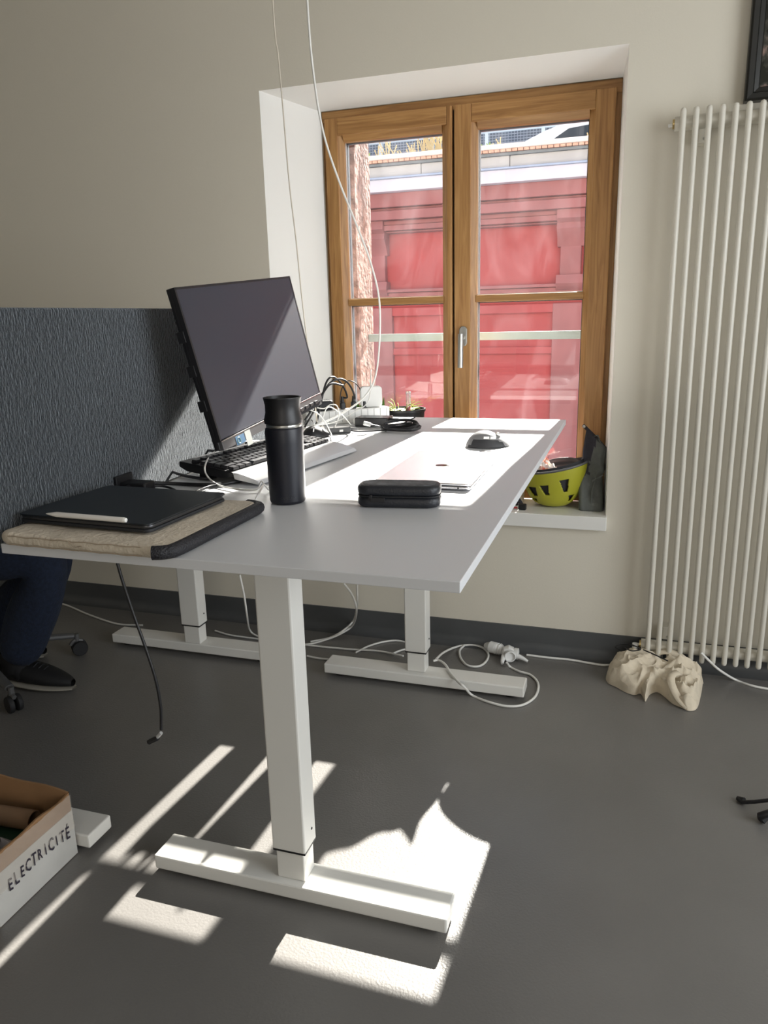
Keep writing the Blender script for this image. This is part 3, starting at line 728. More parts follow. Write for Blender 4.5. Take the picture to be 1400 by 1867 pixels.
def loops():
    z = D+.006
    cable('white_loop_cable', [at(578, 752, y=2.2), at(568, 742, y=2.2), at(590, 745, y=2.2), at(602, 738, y=2.2), at(614, 740, y=2.2), at(618, 757, y=2.2), at(610, 778, y=2.2), at(597, 790, y=2.2), at(588, 778, y=2.2), at(590, 757, y=2.2), at(600, 742, y=2.22), at(622, 755, y=2.26), at(640, 775, y=2.28)], .0016, M_wcab, 'looping thin white cable standing up beside the small adapter box')
    cable('white_loop_cable', [at(546, 752, y=2.1), at(562, 747, y=2.1), at(580, 755, y=2.1), at(594, 772, y=2.1), at(603, 790, y=2.12), at(606, 800, z=z)], .0018, M_wcab, 'white cable curving down behind the black tumbler to the desk')
    cable('white_usb_cable', [at(500, 805, y=1.95), at(455, 804, y=1.8), at(415, 812, y=1.70), at(388, 826, y=1.62), at(374, 848, z=D+.05), at(378, 868, z=D+.02), at(400, 885, z=z), at(440, 893, z=z), at(468, 892, z=z), at(476, 878, z=z+.012), at(481, 882, z=z+.016)], .0018, M_wcab, 'pale cable looping over the left end of the keyboard')
    t = thing('white_charge_lead', 'white charging lead with a metal tip lying between tablet and tumbler', 'cable', at(481, 884, z=z+.01))
    o = t.location.copy()
    pts = [at(490, 893, z=D+.004), at(481, 884, z=D+.018), at(474, 895, z=D+.02), at(463, 917, z=D+.012)]
    mk('lead', tube([p-o for p in pts], .0020, 8, 6), M_wcab, t)
    mk('plug_grip', tube([at(464, 914, z=D+.012)-o, at(456, 933, z=D+.007)-o], .0036, 10, 1), M_wpl, t)
    mk('metal_tip', tube([at(456, 933, z=D+.007)-o, at(451, 946, z=D+.004)-o], .0026, 10, 1), M_steel, t)
    cable('black_cable', [at(222, 903, z=z), at(230, 890, z=z+.012), at(262, 881, z=z+.01), at(320, 882, z=z), at(380, 884, z=z), at(430, 878, z=z), at(455, 868, z=z)], .0042, M_bcab, 'thick black cable running from the screen clamp to the keyboard')
    cable('black_cable', [at(218, 904, z=z), at(250, 893, z=z+.008), at(290, 886, z=z+.004), at(318, 893, z=z), at(332, 908, z=z), at(334, 915, z=z)], .0026, M_bcab, 'thin black cable bending toward the back of the tablet')
    cable('black_cable', [at(345, 907, z=z), at(358, 896, z=z), at(385, 886, z=z), at(420, 880, z=z), at(440, 872, z=z)], .0026, M_bcab, 'black cable with a small plug ending beside the tablet')
    cable('plug_tip', [at(342, 909, z=z), at(349, 903, z=z)], .0045, M_blk, 'small black plug lying on the desk behind the tablet', 'plug', k=1)
    cable('grey_cable', [at(392, 822, z=D+.03), at(350, 820, z=D+.015), at(318, 828, z=D+.008), at(303, 843, z=z), at(312, 858, z=z), at(340, 868, z=z), at(378, 872, z=z), at(410, 862, z=z), at(430, 862, z=z)], .0036, mat('dark_grey_cable', (.03, .03, .035), .3), 'dark glossy cable looping out in front of the felt screen')
    cable('grey_cable', [at(455, 800, z=D+.03), at(458, 785, y=1.95), at(466, 770, y=1.92), at(478, 760, y=1.88)], .0038, M_bcab, 'black cable rising to the underside of the monitor')
    cable('black_cable', [at(556, 778, z=z), at(575, 745, y=2.15), at(586, 722, y=2.2), at(603, 700, y=2.25), at(625, 703, y=2.3)], .0032, M_bcab, 'black cable rising steeply beside the monitor edge')
    cable('black_cable', [at(545, 752, y=2.1), at(560, 744, y=2.12), at(575, 742, y=2.15), at(582, 738, y=2.18)], .0018, M_bcab, 'thin black wire between monitor corner and power strip')
    # ceiling drops
    a = at(560, 0, y=2.0)
    cable('hanging_cable', [(a.x+.01, 1.97, ZC), (a.x+.004, 1.98, 2.4), a, at(571, 130, y=2.03), at(589, 240, y=2.08), at(618, 330, y=2.14), at(650, 410, y=2.2), at(676, 480, y=2.26), at(691, 545, y=2.30), at(692, 620, y=2.34), at(684, 688, y=2.36), at(664, 724, y=2.32), at(630, 750, y=2.26), at(596, 768, y=2.20), at(575, 775, y=2.16), (-1.0, 2.0, D+.006)], .0030, M_wcab, 'white cable hanging from the ceiling in front of the window down to the desk', k=8)
    a = at(497, 0, y=2.12)
    cable('hanging_cable', [(a.x-.003, 2.12, ZC), a, at(507, 100, y=2.12), at(516, 200, y=2.12), at(527, 330, y=2.12), at(540, 440, y=2.12), at(549, 530, y=2.12), at(557, 600, y=2.12), at(563, 650, y=2.12), at(572, 720, y=2.12), at(578, 770, y=2.10)], .0019, mat('cream_cable', (.66, .60, .50), .5), 'thin cream cord hanging from the ceiling behind the monitor edge', k=6)
    p = Vector((-.915, 1.05, 0))
    # black lead hanging through between the desks
    a = at(215, 1030, y=1.12)
    t = thing('dangling_lead', 'black flat lead hanging below the near desk edge with a bare plug at its end', 'cable', (a.x, a.y, D-.03)); o = t.location.copy()
    pts = [Vector((a.x-.012, 1.13, D-.027)), a, at(240, 1110, y=1.12), at(265, 1180, y=1.12), at(284, 1240, y=1.12), at(293, 1290, y=1.12), at(294, 1330, y=1.12)]
    mk('lead', tube([q-o for q in pts], .0030, 11, 8), M_bcab, t)
    mk('bright_sleeve', tube([at(294, 1336, y=1.12)-o, at(284, 1347, y=1.12)-o], .0036, 8, 1), M_spacer, t)
    mk('plug_shell', tube([at(288, 1345, y=1.12)-o, at(271, 1353, y=1.12)-o], .0052, 6, 1), M_blk, t)
loops()

# ------------------------------------------------------------------ things on the sill
def sill():
    z = SILL
    Mp = mat('black_pot', (.012, .012, .013), .35)
    t = thing('plant_pot', 'tall black round plant pot with pale sprouts behind the far desk edge', 'plant', (-.835, 2.815, z+.0005))
    h = .912-z
    mk('pot', lathe([(.050, 0), (.054, .01), (.078, h-.012), (.082, h-.010), (.082, h), (.078, h), (.074, h-.02), (.0, h-.03)], 32, cap=False), Mp, t)
    mk('soil', lathe([(.074, h-.03), (.05, h-.024), (.001, h-.022)], 24, cap=False), mat('soil', (.03, .02, .012), 1, bump=.6, bscale=80), t)
    bm = bmesh.new(); rn = random.Random(2)
    for i in range(16):
        a = rn.uniform(0, 2*PI); r = rn.uniform(.02, .06); L = rn.uniform(.03, .055)
        p = Vector((-.02+.6*r*math.cos(a), .6*r*math.sin(a), h-.026))
        tube([p, p+Vector((.4*r*math.cos(a), .4*r*math.sin(a), L*.8)), p+Vector((r*math.cos(a)*1.0, r*math.sin(a)*1.0, L))], .0016, 5, 3, bm=bm)
    mk('sprouts', bm, mat('pale_sprout', (.62, .66, .22), .7), t)['kind'] = 'stuff'
    bm = bmesh.new()
    for i in range(14):
        a = rn.uniform(0, 2*PI); r = rn.uniform(.015, .07)
        c = Vector((r*math.cos(a), r*math.sin(a), h-.018+rn.uniform(0, .02))); q = rn.uniform(0, PI)
        v = [bm.verts.new(c+Vector((math.cos(q+k*PI/2)*(.012 if k % 2 else .02), math.sin(q+k*PI/2)*(.012 if k % 2 else .02), .004*math.sin(k*2+q)))) for k in range(4)]; bm.faces.new(v)
    mk('leaves', bm, mat('pale_leaf', (.60, .68, .40), .6), t, keep=True)['kind'] = 'stuff'
    g = thing('glass_tube', 'small clear glass tube with a red liquid standing in the black pot', 'tube', (-.812, 2.792, z+h-.028))
    m = bpy.data.materials.new('clear_tube'); m.use_nodes = True; b = m.node_tree.nodes['Principled BSDF']; b.inputs['Transmission Weight'].default_value = .9; b.inputs['Roughness'].default_value = .05
    mk('glass', lathe([(.0075, 0), (.009, .003), (.009, .088), (.0105, .090), (.0105, .094), (.007, .096)], 16), m, g)
    mk('red_liquid', lathe([(.006, .002), (.0072, .004), (.0072, .038), (.006, .0385)], 16), mat('red_liquid', (.6, .04, .03), .3), g)
    # unseen dark planter left of the pot, added to block the low sun
    t = thing('sun_block_planter', 'made-up dark planter hidden behind the power strip to block the low sun', 'planter', (-.985, 2.83, z+.0005))
    pr = [(-.055, 0), (.055, 0), (.068, .355), (.061, .355), (.058, .34), (-.058, .34), (-.061, .355), (-.068, .355)]
    mk('box', prism(pr, 'y', -.06, .06, .002), Mp, t)
    bm = bmesh.new()
    for i in range(34):
        a = rn.uniform(0, 2*PI); L = rn.uniform(.03, .07); p = Vector((rn.uniform(-.05, .05), rn.uniform(-.045, .045), .337))
        d = Vector((math.cos(a)*.3, math.sin(a)*.3, 1)).normalized()*L; s = Vector((-math.sin(a), math.cos(a), 0))*.008
        v = [bm.verts.new(p), bm.verts.new(p+d*.5+s), bm.verts.new(p+d), bm.verts.new(p+d*.5-s)]; bm.faces.new(v)
    mk('leaves', bm, mat('green_leaf', (.10, .20, .04), .6), t, keep=True)['kind'] = 'stuff'
    hp = thing('sun_block_bag', 'rumpled cream linen bag between plant pot and helmet, mostly unseen and heaped to block low sun', 'bag', (-.520, 2.870, z+.001))  # mostly unseen heap, its height shaped to stop the low sun
    def fh(u, v):
        th = 2*PI*u; hgt = .262-.030*math.cos(th*1.0)+.045*noise.noise(Vector((math.cos(th)*1.8, math.sin(th)*1.8, 4)))+.03*math.sin(3*th+1)
        if v < .75: r = 1-.14*(v/.75)**2+.03*math.sin(v*9); zz = hgt*v/.75
        else: q = (v-.75)/.25; r = .86*(1-q)+.02; zz = hgt-.045*q-.02*math.sin(q*PI)
        n = noise.noise(Vector((math.cos(th)*3, math.sin(th)*3, v*6)))
        return Vector(((.142*r+.010*n)*math.cos(th), (.048*r+.008*n)*math.sin(th), zz))
    mk('linen', grid_surface(fh, 56, 30, True), mat('cream_linen', (.62, .53, .43), .9, bump=.3, bscale=80), hp, keep=True, ang=70)
sill()
# ------------------------------------------------------------------ helmet (upside down on the sill)
def helmet():
    Mh = mat('lime_shell', (.42, .41, .03), .4); Mf = mat('helmet_foam', (.03, .03, .035), .8); Mpad = mat('silver_lining', (.45, .43, .45), .35, .5, var=.5, scale=40)
    z = SILL
    t = thing('bicycle_helmet', 'lime yellow bicycle helmet lying upside down on the window sill', 'helmet', (-.262, 2.838, z+.001), math.radians(-6))
    a, b, h = .120, .092, .150
    def shell(u, v, k=1.0, zo=0):
        th = 2*PI*u; ph = .02+v*(PI/2-.02)
        hh = h*(1+.16*math.cos(th)+.02*math.cos(2*th))          # rim is higher at one end
        s = math.sin(ph)**.66
        x = a*k*math.cos(th)*s; y = b*k*math.sin(th)*s
        return Vector((x, y, zo+(h*.0)+hh*(1-math.cos(ph)**1.15)))
    NU, NV = 48, 18
    # vents: rectangles in (u,v) removed from shell
    vents = []
    def uv(th, lo, hi, w): vents.append((th, lo, hi, w))
    for th, lo, hi, w in ((200, .52, .70, 13), (232, .50, .70, 14), (262, .54, .74, 9), (300, .58, .80, 9), (325, .34, .50, 10), (215, .30, .44, 22), (170, .52, .72, 12), (140, .5, .7, 12), (110, .5, .7, 12), (75, .5, .7, 12), (45, .5, .7, 11), (90, .25, .4, 20), (20, .5, .74, 9)):
        uv(th, lo, hi, w)
    bm = grid_surface(lambda u, v: shell(u, v), 220, 80, True)
    kill = []
    for f in bm.faces:
        c = f.calc_center_median(); 
        th = math.degrees(math.atan2(c.y/b, c.x/a)) % 360
        # recover v from the radius
        s = math.hypot(c.x/a, c.y/b); v = math.asin(min(1, s**(1/.66)))/(PI/2)
        for t0, lo, hi, wd in vents:
            d = (th-t0+180) % 360-180
            slant = (v-(lo+hi)/2)*30
            if lo < v < hi and abs(d+slant) < wd*(1-.5*(hi-v)/(hi-lo)): kill.append(f); break
    bmesh.ops.delete(bm, geom=list(set(kill)), context='FACES')
    o = mk('outer_shell', bm, Mh, t, keep=True, ang=80)
    sd = o.modifiers.new('thick', 'SOLIDIFY'); sd.thickness = .006; sd.offset = -1
    mk('foam_liner', grid_surface(lambda u, v: shell(u, v, .90, .010), 48, 16, True), Mf, t)
    mk('crown_pad', lathe([(.001, .016), (.05, .020), (.064, .034), (.066, .05)], 28, cap=False, sy_=.75), Mpad, t)
    # rim edge
    rim = [shell(i/32, 1)+Vector((0, 0, 0)) for i in range(33)]
    mk('rim_trim', tube([p*.985 for p in rim], .0045, 6, 2), mat('grey_rim', (.10, .10, .11), .5), t)
    # retention band and straps inside
    Ms = mat('black_webbing', (.015, .015, .02), .6)
    band = [Vector((.095*math.cos(x), .066*math.sin(x), .135+.02*math.cos(x))) for x in [i*2*PI/20 for i in range(21)]]
    mk('fit_band', tube(band, .004, 6, 2, flat=2.2), Ms, t)
    mk('strap', tube([(.09, -.03, .16), (.04, -.05, .150), (-.02, -.05, .135), (-.08, -.055, .115), (-.118, -.060, .09), (-.125, -.070, .05), (-.100, -.085, .015)], .004, 6, 5, flat=2), Ms, t)
    mk('strap', tube([(.1, .0, .165), (.06, .04, .172), (.0, .055, .165), (-.05, .05, .150)], .004, 6, 5, flat=2), Ms, t)
    mk('buckle', B(-.108, -.080, -.108, -.090, .0, .022, .003), M_blk, t)
    bk = mk('buckle', B(-.132, -.112, -.098, -.084, .012, .034, .003), M_blk, t)
    mk('red_clip', B(-.136, -.112, -.104, -.098, .003, .010, .002), mat('red_plastic', (.35, .02, .03), .4), bk)
    mk('fit_dial', lathe([(.016, 0), (.018, .003), (.016, .010)], 20), M_blk, t, loc=(.100, -.01, .160), rot=(0, PI/3, 0))
    # crumpled cloth stuffed in the helmet
    def cl(u, v):
        x = -.045+(u-.5)*.13; y = -.005+(v-.5)*.10
        e = max(0, 1-((u-.5)**2+(v-.5)**2)*3.2)
        n = noise.noise(Vector((u*5, v*5, 0)))
        return Vector((x+.012*noise.noise(Vector((u*4, v*4, 9))), y+.012*n, .115+.055*e+.022*noise.noise(Vector((u*9, v*7, 3)))))
    m = mat('patterned_cloth', (.75, .35, .28), .9); n = m.node_tree.nodes; L = m.node_tree.links
    tc_ = n.new('ShaderNodeTexCoord'); no = n.new('ShaderNodeTexNoise'); no.inputs['Scale'].default_value = 22; L.new(tc_.outputs['Object'], no.inputs[0])
    r = n.new('ShaderNodeValToRGB'); L.new(no.outputs['Fac'], r.inputs[0]); L.new(r.outputs[0], n['Principled BSDF'].inputs['Base Color'])
    e = r.color_ramp.elements; e[0].position = .40; e[0].color = (.72, .10, .07, 1); e[1].position = .55; e[1].color = (.80, .74, .70, 1); e.new(.47).color = (.75, .33, .22, 1)
    c = mk('folded_cloth', grid_surface(cl, 26, 22), m, loc=t.location, rot=t.rotation_euler)
    c.modifiers.new('thick', 'SOLIDIFY').thickness = .0015
    tag(c, 'orange and white cloth stuffed into the upturned helmet', 'cloth')
helmet()
# ------------------------------------------------------------------ roll-top bag on the sill
def bag():
    z = SILL
    Mg = mat('grey_fabric', (.125, .135, .125), .75, var=.12, scale=40, bump=.3, bscale=60)
    Mb = mat('dark_fabric', (.032, .030, .042), .7, var=.2, scale=30, bump=.3, bscale=60)
    t = thing('roll_top_bag', 'slumped two-tone grey roll-top bag leaning in the right corner of the sill', 'bag', (-.122, 2.835, z+.001))
    H = .305
    def f(u, v):
        th = 2*PI*u
        # broad at the foot, folded flat at the top, sloping down to the right
        hx = .044*(1-.18*v); hy = .052*(1-v)**.75+.006
        x = hx*max(-1, min(1, 1.25*math.cos(th))); y = hy*max(-1, min(1, 1.25*math.sin(th)))
        bulge = .010*math.sin(v*PI*1.3)
        top = H-(x+.044)*1.05
        zz = top*v
        x += -.012*math.sin(v*PI)*(1 if v < .6 else .4)+.006*v+.010*noise.noise(Vector((th*1.1, v*4, 2)))*math.sin(v*PI)
        y += .010*noise.noise(Vector((th*1.2+5, v*5, 1)))*(.3+math.sin(v*PI))+.028*v
        return Vector((x, y, zz))
    bm = grid_surface(f, 40, 30, True)
    vs = [v for v in bm.verts if v.co.z < .0001]
    for fc in bm.faces:
        c = fc.calc_center_median()
        if c.x < -.004+.012*math.sin(c.z*30) and c.z > .125+.15*(c.x+.03): fc.material_index = 1
    mk('bag_body', bm, [Mg, Mb], t, keep=True, ang=50).modifiers.new('thick', 'SOLIDIFY').thickness = .0015
    mk('base_panel', rslab(.086, .100, .004, .012, .001, 4, 1), Mg, t)
    L0, L1 = Vector((-.045, .030, H-.002)), Vector((.048, .034, H-.098))
    mk('closure_strip', tube([L0, (L0+L1)/2+Vector((0, 0, .003)), L1], .0045, 6, 4, flat=1.5), Mb, t)
    for s in (.05, .42, .62):
        mk('snap_button', lathe([(.006, 0), (.005, .003), (.001, .004)], 12), M_steel, t, loc=L0.lerp(L1, s)+Vector((0, -.006, 0)), rot=(PI/2, 0, 0))
    mk('strap_loop', tube([L0.lerp(L1, .45)+Vector((0, -.008, .002)), L0.lerp(L1, .55)+Vector((.004, -.014, .016)), L0.lerp(L1, .7)+Vector((0, -.008, .002))], .005, 6, 4, flat=.5), Mg, t)
    mk('side_fold', tube([(.0, -.052, .005), (.002, -.048, .07), (.012, -.036, .12), (.018, -.024, .145)], .0035, 6, 5), Mg, t)
    mk('pocket_hem', tube([(-.0, -.046, .112), (.018, -.046, .120), (.036, -.035, .132)], .003, 6, 5), Mg, t)
bag()

# ------------------------------------------------------------------ radiator
def radiator():
    t = thing('radiator', 'tall cream tubular radiator on the wall right of the window', 'radiator', (.42, W-.08, .06))
    ox, oy, oz = t.location
    n = 18
    tb = lathe([(.003, 0), (.0072, .003), (.0088, .009), (.0088, 1.776), (.0072, 1.782), (.003, 1.785)], 16)
    me = None
    for i in range(n):
        x = .100+i*.0361
        if me is None:
            o = mk('tube', tb, M_rad, t, loc=(x-ox, W-.078-oy, .055-oz)); me = o.data
        else:
            o = bpy.data.objects.new('tube', me); COL.objects.link(o); o.parent = t; o.location = (x-ox, W-.078-oy, .055-oz)
    xe = .100+(n-1)*.0361+.03
    for z in (.092, 1.803):
        o = mk('header_pipe', tube([(.078-ox, W-.048-oy, z-oz), (xe-ox, W-.048-oy, z-oz)], .0205, 20, 1), M_rad, t)
        mk('end_plug', tube([(.072-ox, W-.048-oy, z-oz), (.079-ox, W-.048-oy, z-oz)], .014, 16, 1), M_brass, o)
        mk('bleed_nipple', tube([(.060-ox, W-.048-oy, z-oz-.004), (.073-ox, W-.048-oy, z-oz-.002)], .005, 10, 1), M_wpl, o)
    for x in (.165, xe-.10):
        for z in (1.755, .13):
            mk('wall_bracket', add(box(bmesh.new(), x-.018-ox, x+.018-ox, W-.05-oy, W-.001-oy, z-.012-oz, z+.036-oz, .003), bmesh.new()), M_rad, t)
            mk('bracket_screw', tube([(x-ox, W-.0525-oy, z-oz), (x-ox, W-.049-oy, z-oz)], .004, 10, 1), M_steel, t)
    # valve under the near end
    v = mk('valve', tube([(.058-ox, W-.048-oy, .092-oz), (.058-ox, W-.048-oy, .045-oz)], .010, 12, 1), M_wpl, t)
    for x in (.150, .185):
        mk('supply_pipe', tube([(x-ox, W-.040-oy, .075-oz), (x-ox, W-.040-oy, .0-oz)], .0055, 10, 1), M_wpl, t)
radiator()
# ------------------------------------------------------------------ picture
def picture():
    x0, z0, x1, z1 = .270, 1.850, .86, 2.50
    t = thing('framed_picture', 'dark picture in a wide black frame hanging above the radiator', 'picture', ((x0+x1)/2, W-.001, z0))
    ox, oy, oz = t.location; Mf = mat('black_frame', (.012, .012, .010), .35)
    w, h = x1-x0, z1-z0
    def side(n, pts_a, pts_b):
        bm = bmesh.new(); A = [bm.verts.new(p) for p in pts_a]; Bv = [bm.verts.new(p) for p in pts_b]; k = len(A)
        bm.faces.new(A); bm.faces.new(Bv[::-1])
        for i in range(k): bm.faces.new((A[i], Bv[i], Bv[(i+1) % k], A[(i+1) % k]))
        mk(n, bm, Mf, t, ang=20)
    prof = [(0, 0), (0, -.032), (.006, -.036), (.020, -.034), (.024, -.026), (.036, -.020), (.040, -.012), (.040, 0)]
    def corner(cx, cz, sx_, sz_): return [(cx+sx_*a, b, cz+sz_*a) for a, b in prof]
    c = [corner(-w/2, 0, 1, 1), corner(w/2, 0, -1, 1), corner(w/2, h, -1, -1), corner(-w/2, h, 1, -1)]
    for i in range(4): side('frame_side', c[i], c[(i+1) % 4])
    m = mat('print_image', (.05, .05, .05), .25); n = m.node_tree.nodes; L = m.node_tree.links
    tc_ = n.new('ShaderNodeTexCoord'); vo = n.new('ShaderNodeTexVoronoi'); vo.inputs['Scale'].default_value = 34; L.new(tc_.outputs['Object'], vo.inputs['Vector'])
    no = n.new('ShaderNodeTexNoise'); no.inputs['Scale'].default_value = 30; no.inputs['Detail'].default_value = 8; L.new(tc_.outputs['Object'], no.inputs['Vector'])
    r = n.new('ShaderNodeValToRGB'); L.new(no.outputs['Fac'], r.inputs[0]); e = r.color_ramp.elements
    e[0].position = .46; e[0].color = (.008, .010, .006, 1); e[1].position = .70; e[1].color = (.30, .20, .17, 1); e.new(.58).color = (.05, .05, .04, 1)
    L.new(r.outputs[0], n['Principled BSDF'].inputs['Base Color'])
    mk('print', B(-w/2+.036, w/2-.036, -.010, -.006, .036, h-.036), m, t, smooth=False)
picture()

# ------------------------------------------------------------------ floor cables and bag
def floor_cables():
    z = .0045
    def F(*p, zz=z): return [at(a, b, z=zz) for a, b in p]
    cable('floor_cable', [at(627, 1064, y=2.45), at(642, 1085, y=2.45), at(650, 1112, y=2.45), at(643, 1140, z=.05), at(620, 1156, z=.02)]+F((592, 1167), (558, 1175), (520, 1172), (470, 1165), (420, 1158), (392, 1150)),   .0038, M_wcab, 'white cable dropping under the desk and running left along the floor')
    cable('floor_cable', [at(651, 1066, y=2.5), at(651, 1100, y=2.5), at(645, 1130, z=.06), at(625, 1150, z=.03)]+F((600, 1163), (566, 1170)),   .0038, M_wcab, 'second white cable dropping behind the far leg to the floor')
    cable('floor_cable', [at(437, 1048, y=2.4), at(445, 1085, y=2.4), at(450, 1120, y=2.42), at(455, 1148, z=.03), at(470, 1160, z=z), at(500, 1166, z=z), at(560, 1176, z=z), at(640, 1184, z=z), at(690, 1187, z=z), at(735, 1196, z=z+.012)],   .0038, M_wcab, 'white cable dropping left of the front column then running right')
    cable('floor_cable', F((560, 1196), (580, 1200), (606, 1203)),   .0038, M_wcab, 'short end of white cable reaching the far foot from the left')
    cable('floor_cable', F((648, 1190), (672, 1178), (700, 1170), (725, 1168), (745, 1174))+[at(765, 1190, z=.02)],   .0038, M_wcab, 'white cable arching behind the far foot of the desk')
    cable('floor_cable', F((715, 1192), (730, 1186), (748, 1182)),   .0038, M_wcab, 'white cable passing behind the far column')
    cable('floor_cable', [at(790, 1205, z=.055), at(800, 1204, z=.056), at(812, 1212, z=.058), at(822, 1228, z=.056), at(836, 1244, z=.056), at(846, 1252, z=.050)]+F((860, 1267), (885, 1278), (920, 1287), (950, 1286), (972, 1274), (981, 1258), (979, 1242), (966, 1230), (946, 1224), (930, 1216))+[at(924, 1208, z=.03)],   .0042, M_wcab, 'white cable crossing the far foot and looping over the floor to the plug')
    cable('floor_cable', [at(795, 1202, z=.05), at(808, 1190, z=.03)]+F((830, 1180), (855, 1176), (878, 1180), (890, 1192), (886, 1206), (872, 1215), (852, 1213), (840, 1200), (838, 1186), (846, 1177)),   .0042, M_wcab, 'white cable curling in a ring beside the multi-plug')
    cable('floor_cable', F((960, 1194), (1000, 1199), (1040, 1203), (1080, 1210), (1105, 1213), (1130, 1209))+F((1150, 1202), (1170, 1196)),   .0042, M_wcab, 'white cable from the multi-plug to the canvas bag')
    cable('floor_cable', [at(1278, 1190, y=2.63), at(1295, 1207, y=2.63), at(1312, 1222, y=2.62), at(1340, 1239, z=z), at(1370, 1250, z=z), at(1400, 1256, z=z), at(1440, 1262, z=z)],   .0042, M_wcab, 'white cable on the floor below the radiator going right')
    cable('floor_cable', F((-60, 1020), (0, 1052), (40, 1078), (80, 1093), (120, 1103), (160, 1120), (200, 1134), (225, 1139), (260, 1140)),   .0042, M_wcab, 'white cable on the floor behind the seated person')
    # multi-way plug
    p = at(922, 1205, z=0)
    t = thing('multi_plug', 'white multi-way plug cluster lying on the floor by the skirting', 'plug', (p.x, p.y+.02, .0), math.radians(-20))
    a = lathe([(.015, 0), (.019, .006), (.019, .022), (.022, .026), (.022, .055), (.018, .060), (.012, .075), (.008, .080)], 18)
    bmesh.ops.rotate(a, verts=a.verts, cent=(0, 0, 0), matrix=Matrix.Rotation(-PI/2, 3, 'Y')); bmesh.ops.translate(a, verts=a.verts, vec=(-.022, .012, .024))
    mk('coupling', a, M_wpl, t)
    for i in range(3): mk('grip_ring', tube([(-.034-.010*i, .012+.0215*math.cos(x), .024+.0215*math.sin(x)) for x in [k*PI/8 for k in range(17)]], .0012, 4, 1), M_wpl, t)
    nb = lathe([(.024, -.016), (.027, -.012), (.027, .012), (.024, .016)], 8); mk('splitter', nb, M_wpl, t, loc=(.008, 0, .026), rot=(PI/2, 0, .5))
    for ang in (-.9, .35):
        mk('socket_face', lathe([(.020, .02), (.0215, .024), (.0215, .036), (.018, .037), (.017, .028)], 18), M_wpl, t, loc=(.008, 0, .026), rot=(PI/2, 0, ang+PI/2))
    mk('plug', tube([(.03, .0, .024), (.062, .004, .018), (.085, .006, .010)], lambda s: .011-.0065*s, 12, 4), M_wpl, t)
    mk('plug', tube([(.004, -.03, .022), (.010, -.05, .014), (.016, -.062, .008)], lambda s: .010-.005*s, 12, 4), M_wpl, t)
floor_cables()
def tote():
    Mc = mat('tote_canvas', (.66, .58, .45), .95, var=.06, scale=30, bump=.2, bscale=90)
    t = thing('canvas_tote', 'crumpled cream canvas tote bag lying on the floor under the radiator end', 'bag', (.115, 2.53, 0))
    o = t.location
    outp = [at(px, py, z=.0) for px, py in ((1108, 1246), (1124, 1254), (1140, 1263), (1156, 1268), (1168, 1266), (1176, 1280), (1184, 1268), (1198, 1263), (1212, 1272), (1226, 1284), (1242, 1291), (1256, 1297), (1270, 1293), (1277, 1272), (1281, 1248))]
    outp = [(p.x-o.x, p.y-o.y) for p in outp]+[(.168, .075), (.12, .110), (.04, .135), (-.04, .150), (-.10, .150), (-.135, .10), (-.150, .04)]
    n = len(outp)
    def outl(u):
        s = (u*n) % n; i = int(s); f = s-i
        a, b, c, d = [Vector((*outp[(i+k) % n], 0)) for k in (-1, 0, 1, 2)]
        return .5*((2*b)+(c-a)*f+(2*a-5*b+4*c-d)*f*f+(3*b-a-3*c+d)*f**3)
    def crease(x, y, z, k): return (1-min(1, 3.2*abs(noise.noise(Vector((x*k, y*k, z))))))**1.5
    def fn(u, v):
        c = Vector((.0, .03, 0)); p = c+(outl(u)-c)*v
        e = max(0, 1-v**5)**.55
        back = max(0, min(1, (p.y+.10)/.22))
        h = .040+.046*back-.016*math.exp(-((p.x-.03)/.03)**2)
        h += .018*crease(p.x-.4*p.y, p.y*.6, 1.3, 9)+.013*crease(p.x+.5*p.y, p.y, 6.1, 17)+.006*crease(p.x, p.y, 2.2, 34)
        # deep folds of the gathered right half
        if p.x > .035:
            r = math.hypot(p.x-.115, p.y+.045); w_ = min(1, (p.x-.035)/.03)
            h += w_*(.013*math.sin(r*155+1.5*math.atan2(p.y+.045, p.x-.115)))
        z = max(.0015, h*e)
        sh = noise.noise_vector(Vector((p.x*26, p.y*26, z*30)))*.006*min(1, z*40)
        lip = .010*math.sin(PI*min(1, v**3))*e
        d = (outl(u)-c).normalized()*lip
        return Vector((p.x+sh.x+d.x, p.y+sh.y+d.y, z))
    mk('crumpled_cloth', grid_surface(fn, 150, 60, True), Mc, t, ang=40)
    def strap(pts, w=.012):
        b = bmesh.new(); P = spline(pts, 8); prev = None
        for i, p in enumerate(P):
            tg = (P[min(i+1, len(P)-1)]-P[max(0, i-1)]).normalized(); s = tg.cross(Vector((0, -.6, 1))).normalized()*w
            a, c = b.verts.new(p+s), b.verts.new(p-s)
            if prev: b.faces.new((prev[0], a, c, prev[1]))
            prev = (a, c)
        oo = mk('strap', b, Mc, t, keep=True); oo.modifiers.new('thick', 'SOLIDIFY').thickness = .003
    strap([(.0, .125, .07), (.05, .120, .088), (.100, .105, .078), (.125, .085, .045), (.128, .07, .012)], .012)
    strap([(.085, -.010, .075), (.062, -.045, .078), (.060, -.080, .062), (.082, -.112, .030), (.11, -.13, .012)], .012)
    mk('black_cord', tube([(-.105, .075, .094), (-.125, .090, .098), (-.10, .105, .104), (-.06, .092, .108), (-.04, .075, .104), (-.07, .065, .100), (-.095, .08, .104)], .0022, 6, 6), M_bcab, t)
    mk('black_cord', tube([(-.03, .08, .102), (.01, .055, .098), (.05, .03, .092)], .0022, 6, 6), M_bcab, t)
tote()
